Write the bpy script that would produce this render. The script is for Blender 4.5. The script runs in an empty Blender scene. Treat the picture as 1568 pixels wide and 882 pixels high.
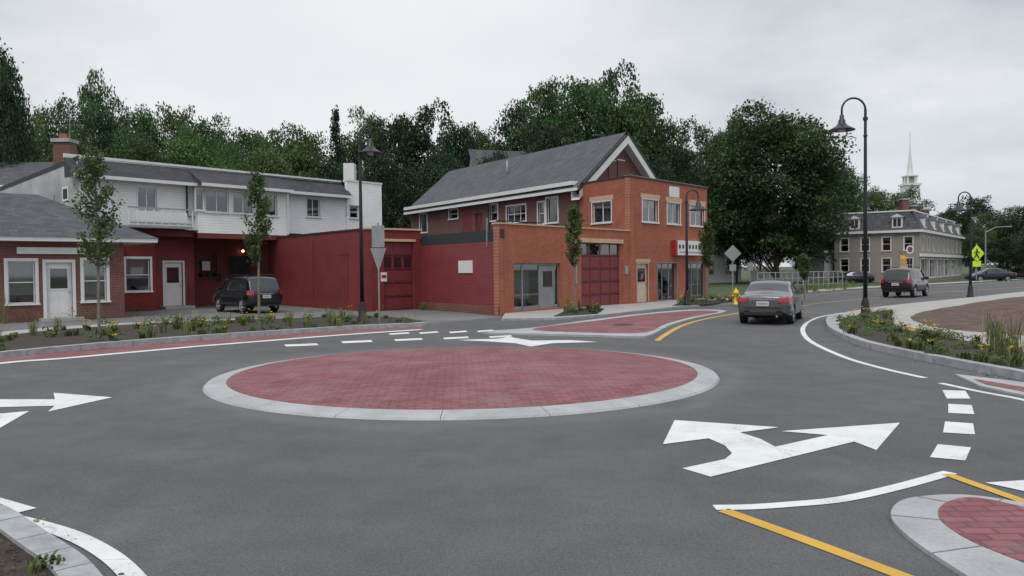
import bpy, math, random
import numpy as np
from mathutils import Vector, Matrix
from mathutils.geometry import tessellate_polygon
random.seed(7); np.random.seed(7)
scene=bpy.context.scene
# ------------------------------------------------------------------ camera
FPX=1200.0; CAMH=1.9
pitch=math.atan(29/1200.0); roll=math.radians(-0.6)
R=(Matrix.Rotation(math.radians(90)-pitch,3,'X')@Matrix.Rotation(roll,3,'Z'))
cd=bpy.data.cameras.new("camera"); cam=bpy.data.objects.new("camera",cd); scene.collection.objects.link(cam)
cd.sensor_width=36; cd.lens=FPX/1568*36; cd.clip_end=5000; cd.clip_start=0.05
M=R.to_4x4(); M.translation=Vector((0,0,CAMH)); cam.matrix_world=M
scene.camera=cam
scene.view_settings.view_transform='Standard'; scene.view_settings.look='None'; scene.view_settings.exposure=0
def ray(px,py): return R@Vector(((px-784)/FPX,(441-py)/FPX,-1))
def G(px,py,z=0.0):           # survey sight -> ground point
    v=ray(px,py); t=(z-CAMH)/v.z; return Vector((v.x*t,v.y*t))
def atD(px,D,py=415):
    v=ray(px,py); t=D/v.y; return Vector((v.x*t,D)), CAMH+v.z*t
# ------------------------------------------------------------------ materials
def newmat(name):
    m=bpy.data.materials.new(name); m.use_nodes=True; nt=m.node_tree
    return m,nt,nt.nodes,nt.links,nt.nodes['Principled BSDF']
def mixrgb(nt,f,a,b,mode='MIX'):
    n=nt.nodes.new('ShaderNodeMix'); n.data_type='RGBA'; n.blend_type=mode
    for sock,val in ((n.inputs[0],f),(n.inputs[6],a),(n.inputs[7],b)):
        if isinstance(val,bpy.types.NodeSocket): nt.links.new(val,sock)
        elif isinstance(val,(int,float)): sock.default_value=val
        else: sock.default_value=(*val,1) if len(val)==3 else val
    return n.outputs[2]
def noise(nt,vec,scale,detail=3,rough=.55):
    n=nt.nodes.new('ShaderNodeTexNoise'); n.inputs['Scale'].default_value=scale
    n.inputs['Detail'].default_value=detail; n.inputs['Roughness'].default_value=rough
    if vec: nt.links.new(vec,n.inputs['Vector'])
    return n.outputs['Fac']
def ramp(nt,fac,a,b,ca=(0,0,0,1),cb=(1,1,1,1)):
    n=nt.nodes.new('ShaderNodeValToRGB'); n.color_ramp.elements[0].position=a; n.color_ramp.elements[1].position=b
    n.color_ramp.elements[0].color=ca; n.color_ramp.elements[1].color=cb
    nt.links.new(fac,n.inputs[0]); return n.outputs[0]
def math_(nt,op,a,b=None):
    n=nt.nodes.new('ShaderNodeMath'); n.operation=op
    for i,v in enumerate((a,b)):
        if v is None: continue
        if isinstance(v,(int,float)): n.inputs[i].default_value=v
        else: nt.links.new(v,n.inputs[i])
    return n.outputs[0]
def bump(nt,h,strength,dist,bsdf):
    n=nt.nodes.new('ShaderNodeBump'); n.inputs['Strength'].default_value=strength; n.inputs['Distance'].default_value=dist
    nt.links.new(h,n.inputs['Height']); nt.links.new(n.outputs[0],bsdf.inputs['Normal'])
def objc(nt): return nt.nodes.new('ShaderNodeTexCoord').outputs['Object']
def sc(c,k): return tuple(min(1,x*k) for x in c)
def plain(name,col,rough=.7,var=.15,scale=3.0,fine=40,metal=0,coat=0,bmp=.0,spec=None):
    m,nt,N,L,b=newmat(name); o=objc(nt)
    f=noise(nt,o,scale,4); g=noise(nt,o,fine,3)
    c=mixrgb(nt,ramp(nt,f,.3,.7),sc(col,1-var),sc(col,1+var))
    c=mixrgb(nt,ramp(nt,g,.35,.7),c,mixrgb(nt,1.0,c,(.82,.82,.82),'MULTIPLY'))
    L.new(c,b.inputs['Base Color']); b.inputs['Roughness'].default_value=rough
    b.inputs['Metallic'].default_value=metal; b.inputs['Coat Weight'].default_value=coat
    if spec is not None: b.inputs['Specular IOR Level'].default_value=spec
    if bmp: bump(nt,g,bmp,.01,b)
    return m
ISC=Vector((-.86,14.35))
def asphalt(name,base,patch=.16,tracks=True):
    m,nt,N,L,b=newmat(name); o=objc(nt)
    big=noise(nt,o,.22,5,.6); mid=noise(nt,o,1.6,5,.65); fine=noise(nt,o,95,2,.7); spk=noise(nt,o,240,1); gr=noise(nt,o,34,4,.8)
    c=mixrgb(nt,ramp(nt,big,.3,.7),sc(base,1-patch),sc(base,1+patch))
    c=mixrgb(nt,ramp(nt,mid,.42,.72),c,mixrgb(nt,1.0,c,(.86,.86,.87),'MULTIPLY'))
    c=mixrgb(nt,ramp(nt,gr,.36,.66),mixrgb(nt,1.0,c,(.72,.72,.72),'MULTIPLY'),mixrgb(nt,1.0,c,(1.26,1.26,1.25),'MULTIPLY'))
    c=mixrgb(nt,ramp(nt,fine,.3,.7),mixrgb(nt,1.0,c,(.58,.58,.58),'MULTIPLY'),mixrgb(nt,1.0,c,(1.40,1.40,1.38),'MULTIPLY'))
    c=mixrgb(nt,ramp(nt,spk,.62,.70),c,(.34,.33,.32))
    if tracks:
        d=N.new('ShaderNodeVectorMath'); d.operation='DISTANCE'; L.new(o,d.inputs[0]); d.inputs[1].default_value=(ISC.x,ISC.y,0)
        wob=math_(nt,'MULTIPLY',math_(nt,'SUBTRACT',noise(nt,o,.35,2),.5),1.6); r=math_(nt,'ADD',d.outputs['Value'],wob)
        for rc in (6.1,7.8):
            t=math_(nt,'ABSOLUTE',math_(nt,'SUBTRACT',r,rc)); c=mixrgb(nt,ramp(nt,t,.05,.75,(.5,.5,.5,1),(0,0,0,1)),c,mixrgb(nt,1.0,c,(.85,.85,.86),'MULTIPLY'))
        t=math_(nt,'ABSOLUTE',math_(nt,'SUBTRACT',r,4.75)); c=mixrgb(nt,ramp(nt,t,.0,.4,(.4,.4,.4,1),(0,0,0,1)),c,(.16,.155,.148))
    st=noise(nt,o,.9,3,.5); c=mixrgb(nt,ramp(nt,st,.62,.72),c,mixrgb(nt,1.0,c,(.86,.86,.87),'MULTIPLY'))
    dust=noise(nt,o,.45,6,.7); c=mixrgb(nt,ramp(nt,dust,.56,.80),c,mixrgb(nt,.5,c,(.20,.19,.178)))
    L.new(c,b.inputs['Base Color']); L.new(ramp(nt,mid,.2,.8,(.72,)*3+(1,),(.92,)*3+(1,)),b.inputs['Roughness'])
    b.inputs['Specular IOR Level'].default_value=.4
    bump(nt,math_(nt,'ADD',fine,gr),.6,.006,b); return m
def bricktex(name,c1,c2,mortar,bw,rh,ms,plane='xz',rough=.85,var=.2,off=.5,wear=.25):
    m,nt,N,L,b=newmat(name); o=objc(nt)
    s=nt.nodes.new('ShaderNodeSeparateXYZ'); L.new(o,s.inputs[0]); cb=nt.nodes.new('ShaderNodeCombineXYZ')
    L.new(s.outputs[0],cb.inputs[0]); L.new(s.outputs[2 if plane=='xz' else 1],cb.inputs[1])
    t=nt.nodes.new('ShaderNodeTexBrick'); L.new(cb.outputs[0],t.inputs['Vector'])
    t.inputs['Color1'].default_value=(*c1,1); t.inputs['Color2'].default_value=(*c2,1); t.inputs['Mortar'].default_value=(*mortar,1)
    t.inputs['Scale'].default_value=1; t.inputs['Brick Width'].default_value=bw; t.inputs['Row Height'].default_value=rh
    t.inputs['Mortar Size'].default_value=ms; t.inputs['Mortar Smooth'].default_value=.2; t.offset=off
    f=noise(nt,o,.8,5,.6); c=mixrgb(nt,ramp(nt,f,.3,.72),mixrgb(nt,1.0,t.outputs[0],(1-var,)*3,'MULTIPLY'),mixrgb(nt,1.0,t.outputs[0],(1+var*.6,)*3,'MULTIPLY'))
    g=noise(nt,o,30,4,.7); c=mixrgb(nt,math_(nt,'MULTIPLY',ramp(nt,g,.4,.75),wear),c,mortar)
    if plane=='xy':
        dd=noise(nt,o,1.1,6,.7); c=mixrgb(nt,ramp(nt,dd,.45,.85,(0,0,0,1),(.6,.6,.6,1)),c,(.30,.22,.215))
    L.new(c,b.inputs['Base Color']); b.inputs['Roughness'].default_value=rough; b.inputs['Specular IOR Level'].default_value=.3
    h=math_(nt,'SUBTRACT',math_(nt,'MULTIPLY',g,.3),t.outputs['Fac'])
    bump(nt,h,.7,.01,b); return m
def siding(name,col,pitch_=.13,rough=.55,var=.04,dirt=.09):
    m,nt,N,L,b=newmat(name); o=objc(nt); s=nt.nodes.new('ShaderNodeSeparateXYZ'); L.new(o,s.inputs[0])
    fr=math_(nt,'FRACT',math_(nt,'DIVIDE',s.outputs[2],pitch_))
    f=noise(nt,o,1.2,5,.6); c=mixrgb(nt,ramp(nt,f,.3,.75),sc(col,1+var),sc(col,1-dirt))
    L.new(c,b.inputs['Base Color']); b.inputs['Roughness'].default_value=rough
    bump(nt,math_(nt,'MULTIPLY',fr,-1),1.0,.03,b); return m
def shingle(name,col):
    m,nt,N,L,b=newmat(name); o=objc(nt)
    s=nt.nodes.new('ShaderNodeSeparateXYZ'); L.new(o,s.inputs[0]); cb=nt.nodes.new('ShaderNodeCombineXYZ')
    L.new(s.outputs[0],cb.inputs[0]); L.new(s.outputs[1],cb.inputs[1])
    t=nt.nodes.new('ShaderNodeTexBrick'); L.new(cb.outputs[0],t.inputs['Vector'])
    t.inputs['Color1'].default_value=(*sc(col,.75),1); t.inputs['Color2'].default_value=(*sc(col,1.2),1); t.inputs['Mortar'].default_value=(*sc(col,.5),1)
    t.inputs['Scale'].default_value=1; t.inputs['Brick Width'].default_value=.33; t.inputs['Row Height'].default_value=.16; t.inputs['Mortar Size'].default_value=.008
    f=noise(nt,o,.6,6,.7); c=mixrgb(nt,ramp(nt,f,.35,.7),mixrgb(nt,1.0,t.outputs[0],(.75,.76,.78),'MULTIPLY'),t.outputs[0])
    L.new(c,b.inputs['Base Color']); b.inputs['Roughness'].default_value=.9; return m
def glassmat(name):
    m,nt,N,L,b=newmat(name); out=N['Material Output']
    tr=N.new('ShaderNodeBsdfTransparent'); tr.inputs[0].default_value=(.55,.6,.6,1)
    gl=N.new('ShaderNodeBsdfGlossy'); gl.inputs['Roughness'].default_value=.03; gl.inputs[0].default_value=(.9,.93,.95,1)
    fr=N.new('ShaderNodeFresnel'); fr.inputs[0].default_value=1.5
    a=math_(nt,'ADD',math_(nt,'MULTIPLY',fr.outputs[0],1.6),.10)
    mx=N.new('ShaderNodeMixShader'); L.new(a,mx.inputs[0]); L.new(tr.outputs[0],mx.inputs[1]); L.new(gl.outputs[0],mx.inputs[2])
    L.new(mx.outputs[0],out.inputs[0]); return m
def foliage(name,dark,light,trans=.25):
    m,nt,N,L,b=newmat(name); out=N['Material Output']
    at=N.new('ShaderNodeAttribute'); at.attribute_name='tint'
    oi=N.new('ShaderNodeObjectInfo')
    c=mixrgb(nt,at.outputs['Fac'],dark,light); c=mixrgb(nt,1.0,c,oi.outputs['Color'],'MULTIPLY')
    hs=N.new('ShaderNodeHueSaturation'); L.new(c,hs.inputs['Color'])
    L.new(math_(nt,'ADD',math_(nt,'MULTIPLY',oi.outputs['Random'],.05),.475),hs.inputs['Hue'])
    L.new(math_(nt,'ADD',math_(nt,'MULTIPLY',oi.outputs['Random'],.4),.85),hs.inputs['Value'])
    L.new(hs.outputs[0],b.inputs['Base Color']); b.inputs['Roughness'].default_value=.55; b.inputs['Specular IOR Level'].default_value=.3
    tl=N.new('ShaderNodeBsdfTranslucent'); L.new(hs.outputs[0],tl.inputs[0])
    mx=N.new('ShaderNodeMixShader'); mx.inputs[0].default_value=trans
    L.new(b.outputs[0],mx.inputs[1]); L.new(tl.outputs[0],mx.inputs[2]); L.new(mx.outputs[0],out.inputs[0]); return m
def paint(name,col,wear=.60):
    m,nt,N,L,b=newmat(name); o=objc(nt)
    g=noise(nt,o,55,5,.7); f=noise(nt,o,2.2,5,.6)
    c=mixrgb(nt,ramp(nt,f,.3,.75),col,sc(col,.80))
    w=math_(nt,'ADD',g,math_(nt,'MULTIPLY',f,.25))
    c=mixrgb(nt,ramp(nt,w,wear+.13,wear+.2),c,(.16,.16,.16))
    vor=nt.nodes.new('ShaderNodeTexVoronoi'); vor.feature='DISTANCE_TO_EDGE'; vor.inputs['Scale'].default_value=.9
    wv=nt.nodes.new('ShaderNodeTexNoise'); wv.inputs['Scale'].default_value=3; wv.inputs['Detail'].default_value=5; L.new(o,wv.inputs['Vector'])
    add=nt.nodes.new('ShaderNodeMix'); add.data_type='VECTOR'; add.inputs[0].default_value=.2; L.new(o,add.inputs[4]); L.new(wv.outputs['Color'],add.inputs[5]); L.new(add.outputs[1],vor.inputs['Vector'])
    c=mixrgb(nt,ramp(nt,vor.outputs['Distance'],.002,.006,(.5,.5,.5,1),(0,0,0,1)),c,(.25,.25,.25))
    L.new(c,b.inputs['Base Color']); b.inputs['Roughness'].default_value=.6; bump(nt,g,.2,.004,b); return m

ASPH=asphalt('asphalt',(.088,.0895,.094)); LOT=asphalt('old_asphalt',(.155,.152,.148),.25,False)
CONC=plain('concrete',(.38,.385,.39),.85,.16,1.5,30,bmp=.3); GRAN=plain('granite_kerb',(.34,.35,.36),.8,.24,5,60,bmp=.3)
SIDEW=plain('sidewalk_concrete',(.38,.368,.345),.85,.12,1.2,40,bmp=.2)
PAVER=bricktex('paver_brick',(.285,.100,.108),(.20,.064,.072),(.115,.065,.068),.24,.125,.012,'xy',.8,.18,wear=.25)
WPAINT=paint('white_road_paint',(.72,.73,.72)); YPAINT=paint('yellow_road_paint',(.62,.36,.035))
MULCH=plain('mulch',(.045,.032,.024),.95,.5,6,45,bmp=1.0); DIRT=plain('bare_dirt',(.105,.066,.048),.95,.5,2.5,14,bmp=1.0)
GRASS=plain('grass_ground',(.06,.085,.03),.95,.4,1,30,bmp=.6)
BRICK=bricktex('orange_brick',(.43,.125,.065),(.33,.088,.05),(.34,.19,.13),.21,.07,.007)
BRICKD=bricktex('dark_brick',(.22,.065,.048),(.155,.048,.04),(.22,.16,.14),.21,.07,.009)
BRICKG=bricktex('brown_brick',(.18,.068,.055),(.13,.05,.045),(.2,.15,.13),.21,.07,.009)
REDP=plain('red_painted_wall',(.19,.030,.032),.65,.18,.8,18,bmp=.25); REDS=siding('red_siding',(.19,.030,.032),.14,dirt=.25)
REDB=bricktex('red_painted_brick',(.23,.042,.034),(.19,.034,.03),(.16,.03,.028),.21,.07,.008)
WSID=siding('white_siding',(.72,.73,.73),.14); WHITE=plain('white_trim',(.74,.74,.73),.5,.05); STUC=plain('grey_stucco',(.40,.41,.41),.9,.3,.8,15,bmp=.3)
SHIN=shingle('grey_shingles',(.092,.097,.108)); SHIND=shingle('dark_shingles',(.055,.058,.065))
TAR=plain('black_tar_trim',(.03,.032,.036),.7,.2); TAN=siding('tan_siding',(.26,.225,.195),.18); CREAM=plain('cream_lintel',(.56,.40,.25),.7,.1)
DARKI=plain('dark_interior',(.035,.033,.032),.9,.4,2); BLIND=plain('window_blind',(.55,.55,.52),.8,.08); GLASS=glassmat('window_glass')
REDD=plain('red_garage_door',(.19,.032,.036),.5,.08); IRON=plain('black_lamp_paint',(.014,.015,.018),.4,.2,spec=.5)
GALV=plain('galvanised_steel',(.30,.31,.32),.5,.15,metal=.5); SIGNB=plain('sign_back_aluminium',(.30,.31,.31),.5,.1,metal=.3)
BARK=plain('bark',(.10,.08,.065),.95,.35,3,20,bmp=.8); BARKL=plain('young_bark',(.20,.17,.14),.9,.3,6,40)
LEAF=foliage('tree_leaves',(.028,.058,.022),(.080,.135,.045),.3); LEAFC=foliage('conifer_needles',(.016,.036,.020),(.035,.065,.03),.1)
LEAFY=foliage('young_leaves',(.035,.065,.018),(.11,.17,.05)); BLADE=foliage('bed_leaves',(.035,.07,.015),(.14,.18,.055))
FLY=plain('yellow_petals',(.75,.50,.02),.6,.1); FLR=plain('red_petals',(.5,.02,.03),.6,.1); TANW=plain('dry_grass',(.30,.235,.13),.9,.2)
RED=plain('red_paint',(.4,.02,.02),.4,.05); FLUO=plain('fluorescent_yellow_green',(.55,.85,.05),.4,.03); BLACK=plain('black_paint',(.015,.015,.015),.5,.1)
JOINT=plain('concrete_joint',(.16,.16,.155),.9,.1)
YEL=plain('hydrant_yellow',(.75,.5,.03),.4,.05); ORANGE=plain('orange_fabric',(.7,.25,.05),.6,.1); GREYP=plain('grey_paint',(.3,.31,.32),.5,.1)
# ------------------------------------------------------------------ mesh builder
class MB:
    def __init__(s): s.v=[]; s.f=[]; s.m=[]; s.mats=[]
    def mi(s,mat):
        if mat not in s.mats: s.mats.append(mat)
        return s.mats.index(mat)
    def poly(s,pts,mat):
        n=len(s.v); s.v+= [tuple(p) for p in pts]; s.f.append(tuple(range(n,n+len(pts)))); s.m.append(s.mi(mat))
    def box(s,x0,x1,y0,y1,z0,z1,mat):
        n=len(s.v)
        s.v+=[(x0,y0,z0),(x1,y0,z0),(x1,y1,z0),(x0,y1,z0),(x0,y0,z1),(x1,y0,z1),(x1,y1,z1),(x0,y1,z1)]
        for q in ((0,3,2,1),(4,5,6,7),(0,1,5,4),(1,2,6,5),(2,3,7,6),(3,0,4,7)):
            s.f.append(tuple(n+i for i in q)); s.m.append(s.mi(mat))
    def tube(s,pts,rad,seg,mat,cap=True):
        pts=[Vector(p) for p in pts]; n0=len(s.v); up=None
        if not isinstance(rad,(list,tuple)): rad=[rad]*len(pts)
        for i,p in enumerate(pts):
            d=(pts[min(i+1,len(pts)-1)]-pts[max(i-1,0)]).normalized()
            if up is None: up=d.orthogonal().normalized()
            a=(up-d*up.dot(d)).normalized(); b=d.cross(a); up=a
            for k in range(seg):
                t=2*math.pi*k/seg; s.v.append(tuple(p+(a*math.cos(t)+b*math.sin(t))*rad[i]))
        mi=s.mi(mat)
        for i in range(len(pts)-1):
            for k in range(seg):
                k2=(k+1)%seg; s.f.append((n0+i*seg+k,n0+i*seg+k2,n0+(i+1)*seg+k2,n0+(i+1)*seg+k)); s.m.append(mi)
        if cap:
            s.f.append(tuple(n0+k for k in range(seg))[::-1]); s.m.append(mi)
            e=n0+(len(pts)-1)*seg; s.f.append(tuple(e+k for k in range(seg))); s.m.append(mi)
    def lathe(s,prof,seg,mat,c=(0,0,0),axis='z'):
        n0=len(s.v); mi=s.mi(mat)
        for r,z in prof:
            for k in range(seg):
                t=2*math.pi*k/seg; a,b=r*math.cos(t),r*math.sin(t)
                s.v.append((c[0]+a,c[1]+b,c[2]+z) if axis=='z' else (c[0]+a,c[1]+z,c[2]+b))
        for i in range(len(prof)-1):
            for k in range(seg):
                k2=(k+1)%seg; s.f.append((n0+i*seg+k,n0+i*seg+k2,n0+(i+1)*seg+k2,n0+(i+1)*seg+k)); s.m.append(mi)
    def prism(s,pts,z0,z1,mat,side=None):
        side=side or mat; n=len(s.v); k=len(pts)
        s.v+=[(p[0],p[1],z0) for p in pts]+[(p[0],p[1],z1) for p in pts]
        tri=tessellate_polygon([[Vector((p[0],p[1],0)) for p in pts]])
        for t in tri:
            a,b,c=[Vector(pts[i][:2]) for i in t]; cr=(b-a).x*(c-a).y-(b-a).y*(c-a).x
            t=t if cr>0 else t[::-1]
            s.f.append(tuple(n+k+i for i in t)); s.m.append(s.mi(mat))
        for i in range(k):
            j=(i+1)%k; s.f.append((n+i,n+j,n+k+j,n+k+i)); s.m.append(s.mi(side))
    def build(s,name,parent=None,M=None,smooth=False,bevel=0,loc=None):
        me=bpy.data.meshes.new(name); me.from_pydata(s.v,[],s.f)
        for m in s.mats: me.materials.append(m)
        me.polygons.foreach_set('material_index',s.m)
        if smooth: me.polygons.foreach_set('use_smooth',[True]*len(me.polygons))
        me.update(); ob=bpy.data.objects.new(name,me); scene.collection.objects.link(ob)
        if M is not None: ob.matrix_world=M
        if loc is not None: ob.location=loc
        if parent: ob.parent=parent; ob.matrix_parent_inverse=parent.matrix_world.inverted()
        if bevel:
            bm=ob.modifiers.new('b','BEVEL'); bm.width=bevel; bm.segments=2; bm.limit_method='ANGLE'
        return ob
def empty(name,loc=(0,0,0),rz=0):
    e=bpy.data.objects.new(name,None); e.empty_display_size=.3; scene.collection.objects.link(e)
    e.matrix_world=Matrix.Translation(Vector((*loc[:2],loc[2] if len(loc)>2 else 0)))@Matrix.Rotation(rz,4,'Z'); return e
def smooth(pts,n=8,closed=False):
    out=[]; k=len(pts); P=[Vector(p) for p in pts]
    rng=range(k) if closed else range(k-1)
    for i in rng:
        p0=P[(i-1)%k] if closed or i>0 else P[0]; p1=P[i]; p2=P[(i+1)%k]; p3=P[(i+2)%k] if closed or i+2<k else P[-1]
        for j in range(n):
            t=j/n; out.append(.5*((2*p1)+(p2-p0)*t+(2*p0-5*p1+4*p2-p3)*t*t+(3*p1-p0-3*p2+p3)*t**3))
    if not closed: out.append(P[-1])
    return out
def GP(l,z=0): return [G(x,y,z) for x,y in l]
def flat(name,pts,z,mat):
    b=MB(); k=len(pts); b.v=[(p[0],p[1],z) for p in pts]
    for t in tessellate_polygon([[Vector((p[0],p[1],0)) for p in pts]]):
        a,c,d=[Vector(pts[i][:2]) for i in t]; cr=(c-a).x*(d-a).y-(c-a).y*(d-a).x
        b.f.append(tuple(t if cr>0 else t[::-1])); b.m.append(b.mi(mat))
    return b.build(name)
def ribbon(b,path,o0,o1,z0,z1,mat,joint=0):
    P=[Vector(p) for p in path]; L=[];Rr=[]
    for i,p in enumerate(P):
        d=(P[min(i+1,len(P)-1)]-P[max(i-1,0)]).normalized(); n=Vector((-d.y,d.x)); L.append(p+n*o1); Rr.append(p+n*o0)
    for i in range(len(P)-1):
        a,c=L[i],L[i+1]; e,f=Rr[i],Rr[i+1]
        if joint and i%joint==0: a=a.lerp(c,.03/max((c-a).length,.01)*.5); e=e.lerp(f,.03/max((f-e).length,.01)*.5)
        b.poly([(e.x,e.y,z1),(f.x,f.y,z1),(c.x,c.y,z1),(a.x,a.y,z1)],mat)
        if z1-z0>.01:
            b.poly([(e.x,e.y,z0),(f.x,f.y,z0),(f.x,f.y,z1),(e.x,e.y,z1)],mat)
            b.poly([(a.x,a.y,z0),(c.x,c.y,z0),(c.x,c.y,z1),(a.x,a.y,z1)],mat)
            b.poly([(a.x,a.y,z0),(e.x,e.y,z0),(e.x,e.y,z1),(a.x,a.y,z1)],mat)
            b.poly([(c.x,c.y,z0),(f.x,f.y,z0),(f.x,f.y,z1),(c.x,c.y,z1)],mat)
def line(name,pxpts,w,mat,z=.006,n=6):
    b=MB(); ribbon(b,smooth(GP(pxpts),n),-w/2,w/2,z,z,mat); return b.build(name)
# ------------------------------------------------------------------ ground
flat('ground',[(-1500,-300),(1500,-300),(1500,2500),(-1500,2500)],-.03,GRASS)
flat('road',[(-90,-25),(90,-25),(200,140),(14,140),(12,60),(-90,60)],0,ASPH)
flat('parking_lot',GP([(-260,545),(0,525),(300,500),(560,486),(640,497),(770,486),(645,470),(560,466),(300,462)])+[Vector((-32,42))],.004,LOT)
low=[(-150,566),(-60,555),(0,548),(100,538),(200,529),(330,519),(450,511),(560,504),(630,501),(655,499)]
up=[(655,496),(600,489),(540,488),(400,492),(300,496),(180,502),(60,512),(-60,527),(-150,540)]
lp=smooth(GP(low),5)
b=MB(); b.prism(lp+GP(up),0,.10,MULCH,GRAN); b.build('planting_bed')
b=MB(); ribbon(b,lp,-.12,.12,0,.14,GRAN,4); b.build('granite_kerb',bevel=.012)
wl=[(-150,580),(0,557),(100,549),(200,540),(300,531),(400,523),(500,515),(600,508),(645,505)]
flat('brick_apron',lp+smooth(GP(wl),5)[::-1],.004,PAVER)
line('edge_line_marking',wl,.32,WPAINT,.010)
flat('sidewalk',[p for p in smooth(GP([(-150,541),(60,512),(300,497),(540,489)]),4)]+smooth(GP([(540,485),(300,490),(60,503),(-150,528)]),4),.009,SIDEW)
# central island
c0=ISC; isl=empty('roundabout_island',(c0.x,c0.y,0)); RB=4.14
b=MB(); NS=20
for i in range(NS):
    a0=2*math.pi*i/NS+.3+.0008; a1=2*math.pi*(i+1)/NS+.3-.0008; K=8
    prof=[(4.5,0),(4.47,.03),(RB,.07),(RB,0)]
    base=len(b.v)
    for k in range(K+1):
        a=a0+(a1-a0)*k/K
        for r,z in prof: b.v.append((r*math.cos(a),r*math.sin(a),z))
    for k in range(K):
        for j in range(3):
            q=base+k*4+j; b.f.append((q,q+4,q+5,q+1)); b.m.append(b.mi(CONC))
b.build('concrete_rim',isl,M=Matrix.Translation((c0.x,c0.y,0)))
b=MB(); rings=[RB,3.6,3.0,2.2,1.2,.01]; K=96
for r in rings:
    for k in range(K):
        a=2*math.pi*k/K; b.v.append((r*math.cos(a),r*math.sin(a),.066+.10*(1-(r/RB)**2)))
for i in range(len(rings)-1):
    for k in range(K):
        k2=(k+1)%K; b.f.append((i*K+k,i*K+k2,(i+1)*K+k2,(i+1)*K+k)); b.m.append(b.mi(PAVER))
b.build('brick_dome',isl,M=Matrix.Translation((c0.x,c0.y,0))@Matrix.Rotation(math.radians(4),4,'Z'),smooth=True)
def island(name,outer,inner,n=6,h=.06,joints=9):
    e=empty(name,(*outer[0],0)); o=smooth(outer,n,True); i_=smooth(inner,n,True)
    b=MB(); b.prism(o,0,h,CONC)
    for k in range(0,len(o),joints):
        p=o[k]; q=min(i_,key=lambda r:(r-p).length); d=(q-p); 
        if d.length>.05:
            nn=Vector((-d.y,d.x)).normalized()*.005; b.poly([(p.x-nn.x,p.y-nn.y,h+.003),(p.x+nn.x,p.y+nn.y,h+.003),(q.x+nn.x,q.y+nn.y,h+.003),(q.x-nn.x,q.y-nn.y,h+.003)],JOINT)
    b.build('concrete_border',e)
    b=MB(); b.prism(i_,0,h+.006,PAVER); b.build('brick_infill',e)
island('splitter_island',GP([(738,511),(820,504),(905,492),(985,482),(1060,476),(1112,478),(1070,488),(1030,499),(1000,514),(975,518),(900,516),(820,514)]),
       GP([(815,507),(915,493.5),(990,484),(1060,478),(1101,479.5),(1058,488),(1019,499),(988,512),(910,512.5)]))
b=MB(); b.lathe([(.33,.0),(.33,.008),(.30,.008),(.29,.004),(.001,.006)],24,TAR); p=G(955,497,.07); b.build('manhole_cover',loc=(p.x,p.y,.068))
line('centre_line_marking',[(1006,522),(1020,512),(1042,500),(1070,491),(1110,483),(1170,474),(1240,467)],.16,YPAINT)
line('road_centre_marking',[(1240,466),(1340,456),(1450,447),(1568,440)],.12,YPAINT)
island('median_island',GP([(1364,795),(1376,774),(1412,765),(1480,763),(1568,775),(1700,800),(1900,850),(1800,1000),(1560,930),(1440,862),(1385,822)]),
       GP([(1437,787),(1462,771),(1500,769),(1568,783),(1700,815),(1800,870),(1680,900),(1520,850),(1450,812)]),6,.03,11)
def mark(name,pts,mat=WPAINT,z=.007): return flat(name,GP(pts),z,mat)
mark('lane_arrow_marking',[(1045,718),(1110,704),(1121,695),(1110,683),(1085,672),(1015,681),(1033,644),(1193,655),(1133,663),(1165,673),(1187,685),(1268,667),(1196,661),(1378,648),(1342,690),(1308,677),(1088,731)])
mark('straight_arrow_marking',[(-80,618),(-80,607),(0,612),(84,612),(82,602),(172,609),(73,631),(84,622),(0,624),(-60,626)])
mark('turn_arrow_marking',[(-60,640),(0,634),(45,630),(0,656),(-60,690)])
mark('far_arrow_marking',[(700,521),(762,519),(778,516),(815,522),(872,521),(916,524),(845,526),(812,531),(790,526),(745,523)])
for q in ([(1443,598),(1478,599),(1486,611),(1450,611)],[(1452,619),(1488,621),(1492,635),(1452,633)],[(1447,646),(1490,649),(1493,666),(1444,663)],[(1436,681),(1487,686),(1478,706),(1424,701)]):
    mark('crosswalk_dash_marking',q)
for x,y,w,h in ((460,527,50,3),(545,522,46,3),(624,519,42,2.6),(697,516.5,38,2.4),(765,514.5,34,2.2),(610,510,30,2),(655,508.5,28,2),(700,507.5,26,2),(742,506,24,2)):
    mark('yield_dash_marking',[(x-w/2,y+1),(x+w/2,y-1),(x+w/2+3,y-1+h),(x-w/2+3,y+1+h)])
line('splitter_edge_marking',[(1094,778),(1150,777),(1210,773),(1290,765),(1380,745),(1455,724)],.13,WPAINT)
line('yellow_median_marking',[(1108,782),(1240,830),(1400,890),(1560,950)],.12,YPAINT)
line('yellow_median_marking',[(1450,727),(1568,769),(1720,820)],.11,YPAINT,.0085)
mark('side_marking',[(1508,740),(1640,732),(1640,765),(1568,753)])
line('edge_line_marking',[(1236,494),(1229,505),(1240,522),(1290,546),(1350,564),(1416,579)],.13,WPAINT)
line('edge_line_marking',[(1440,587),(1500,600),(1568,613),(1680,640)],.12,WPAINT)
line('edge_line_marking',[(1236,494),(1262,484),(1330,474),(1400,466)],.11,WPAINT)
mark('yield_marking',[(-40,757),(0,763),(56,779),(28,786),(0,800),(-40,810)])
line('edge_line_marking',[(-60,785),(10,793),(100,817),(165,850),(208,890),(240,940)],.14,WPAINT,.0085)
nbed=smooth(GP([(-120,775),(-40,790),(0,803),(60,845),(115,885),(150,930)]),5)
b=MB(); b.prism([p for p in nbed]+[Vector((-3.2,1.5)),Vector((-9,3))],0,.09,MULCH,GRAN); b.build('planting_bed')
b=MB(); ribbon(b,nbed,-.14,.06,0,.12,GRAN,3); b.build('granite_kerb',bevel=.012)
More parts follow.
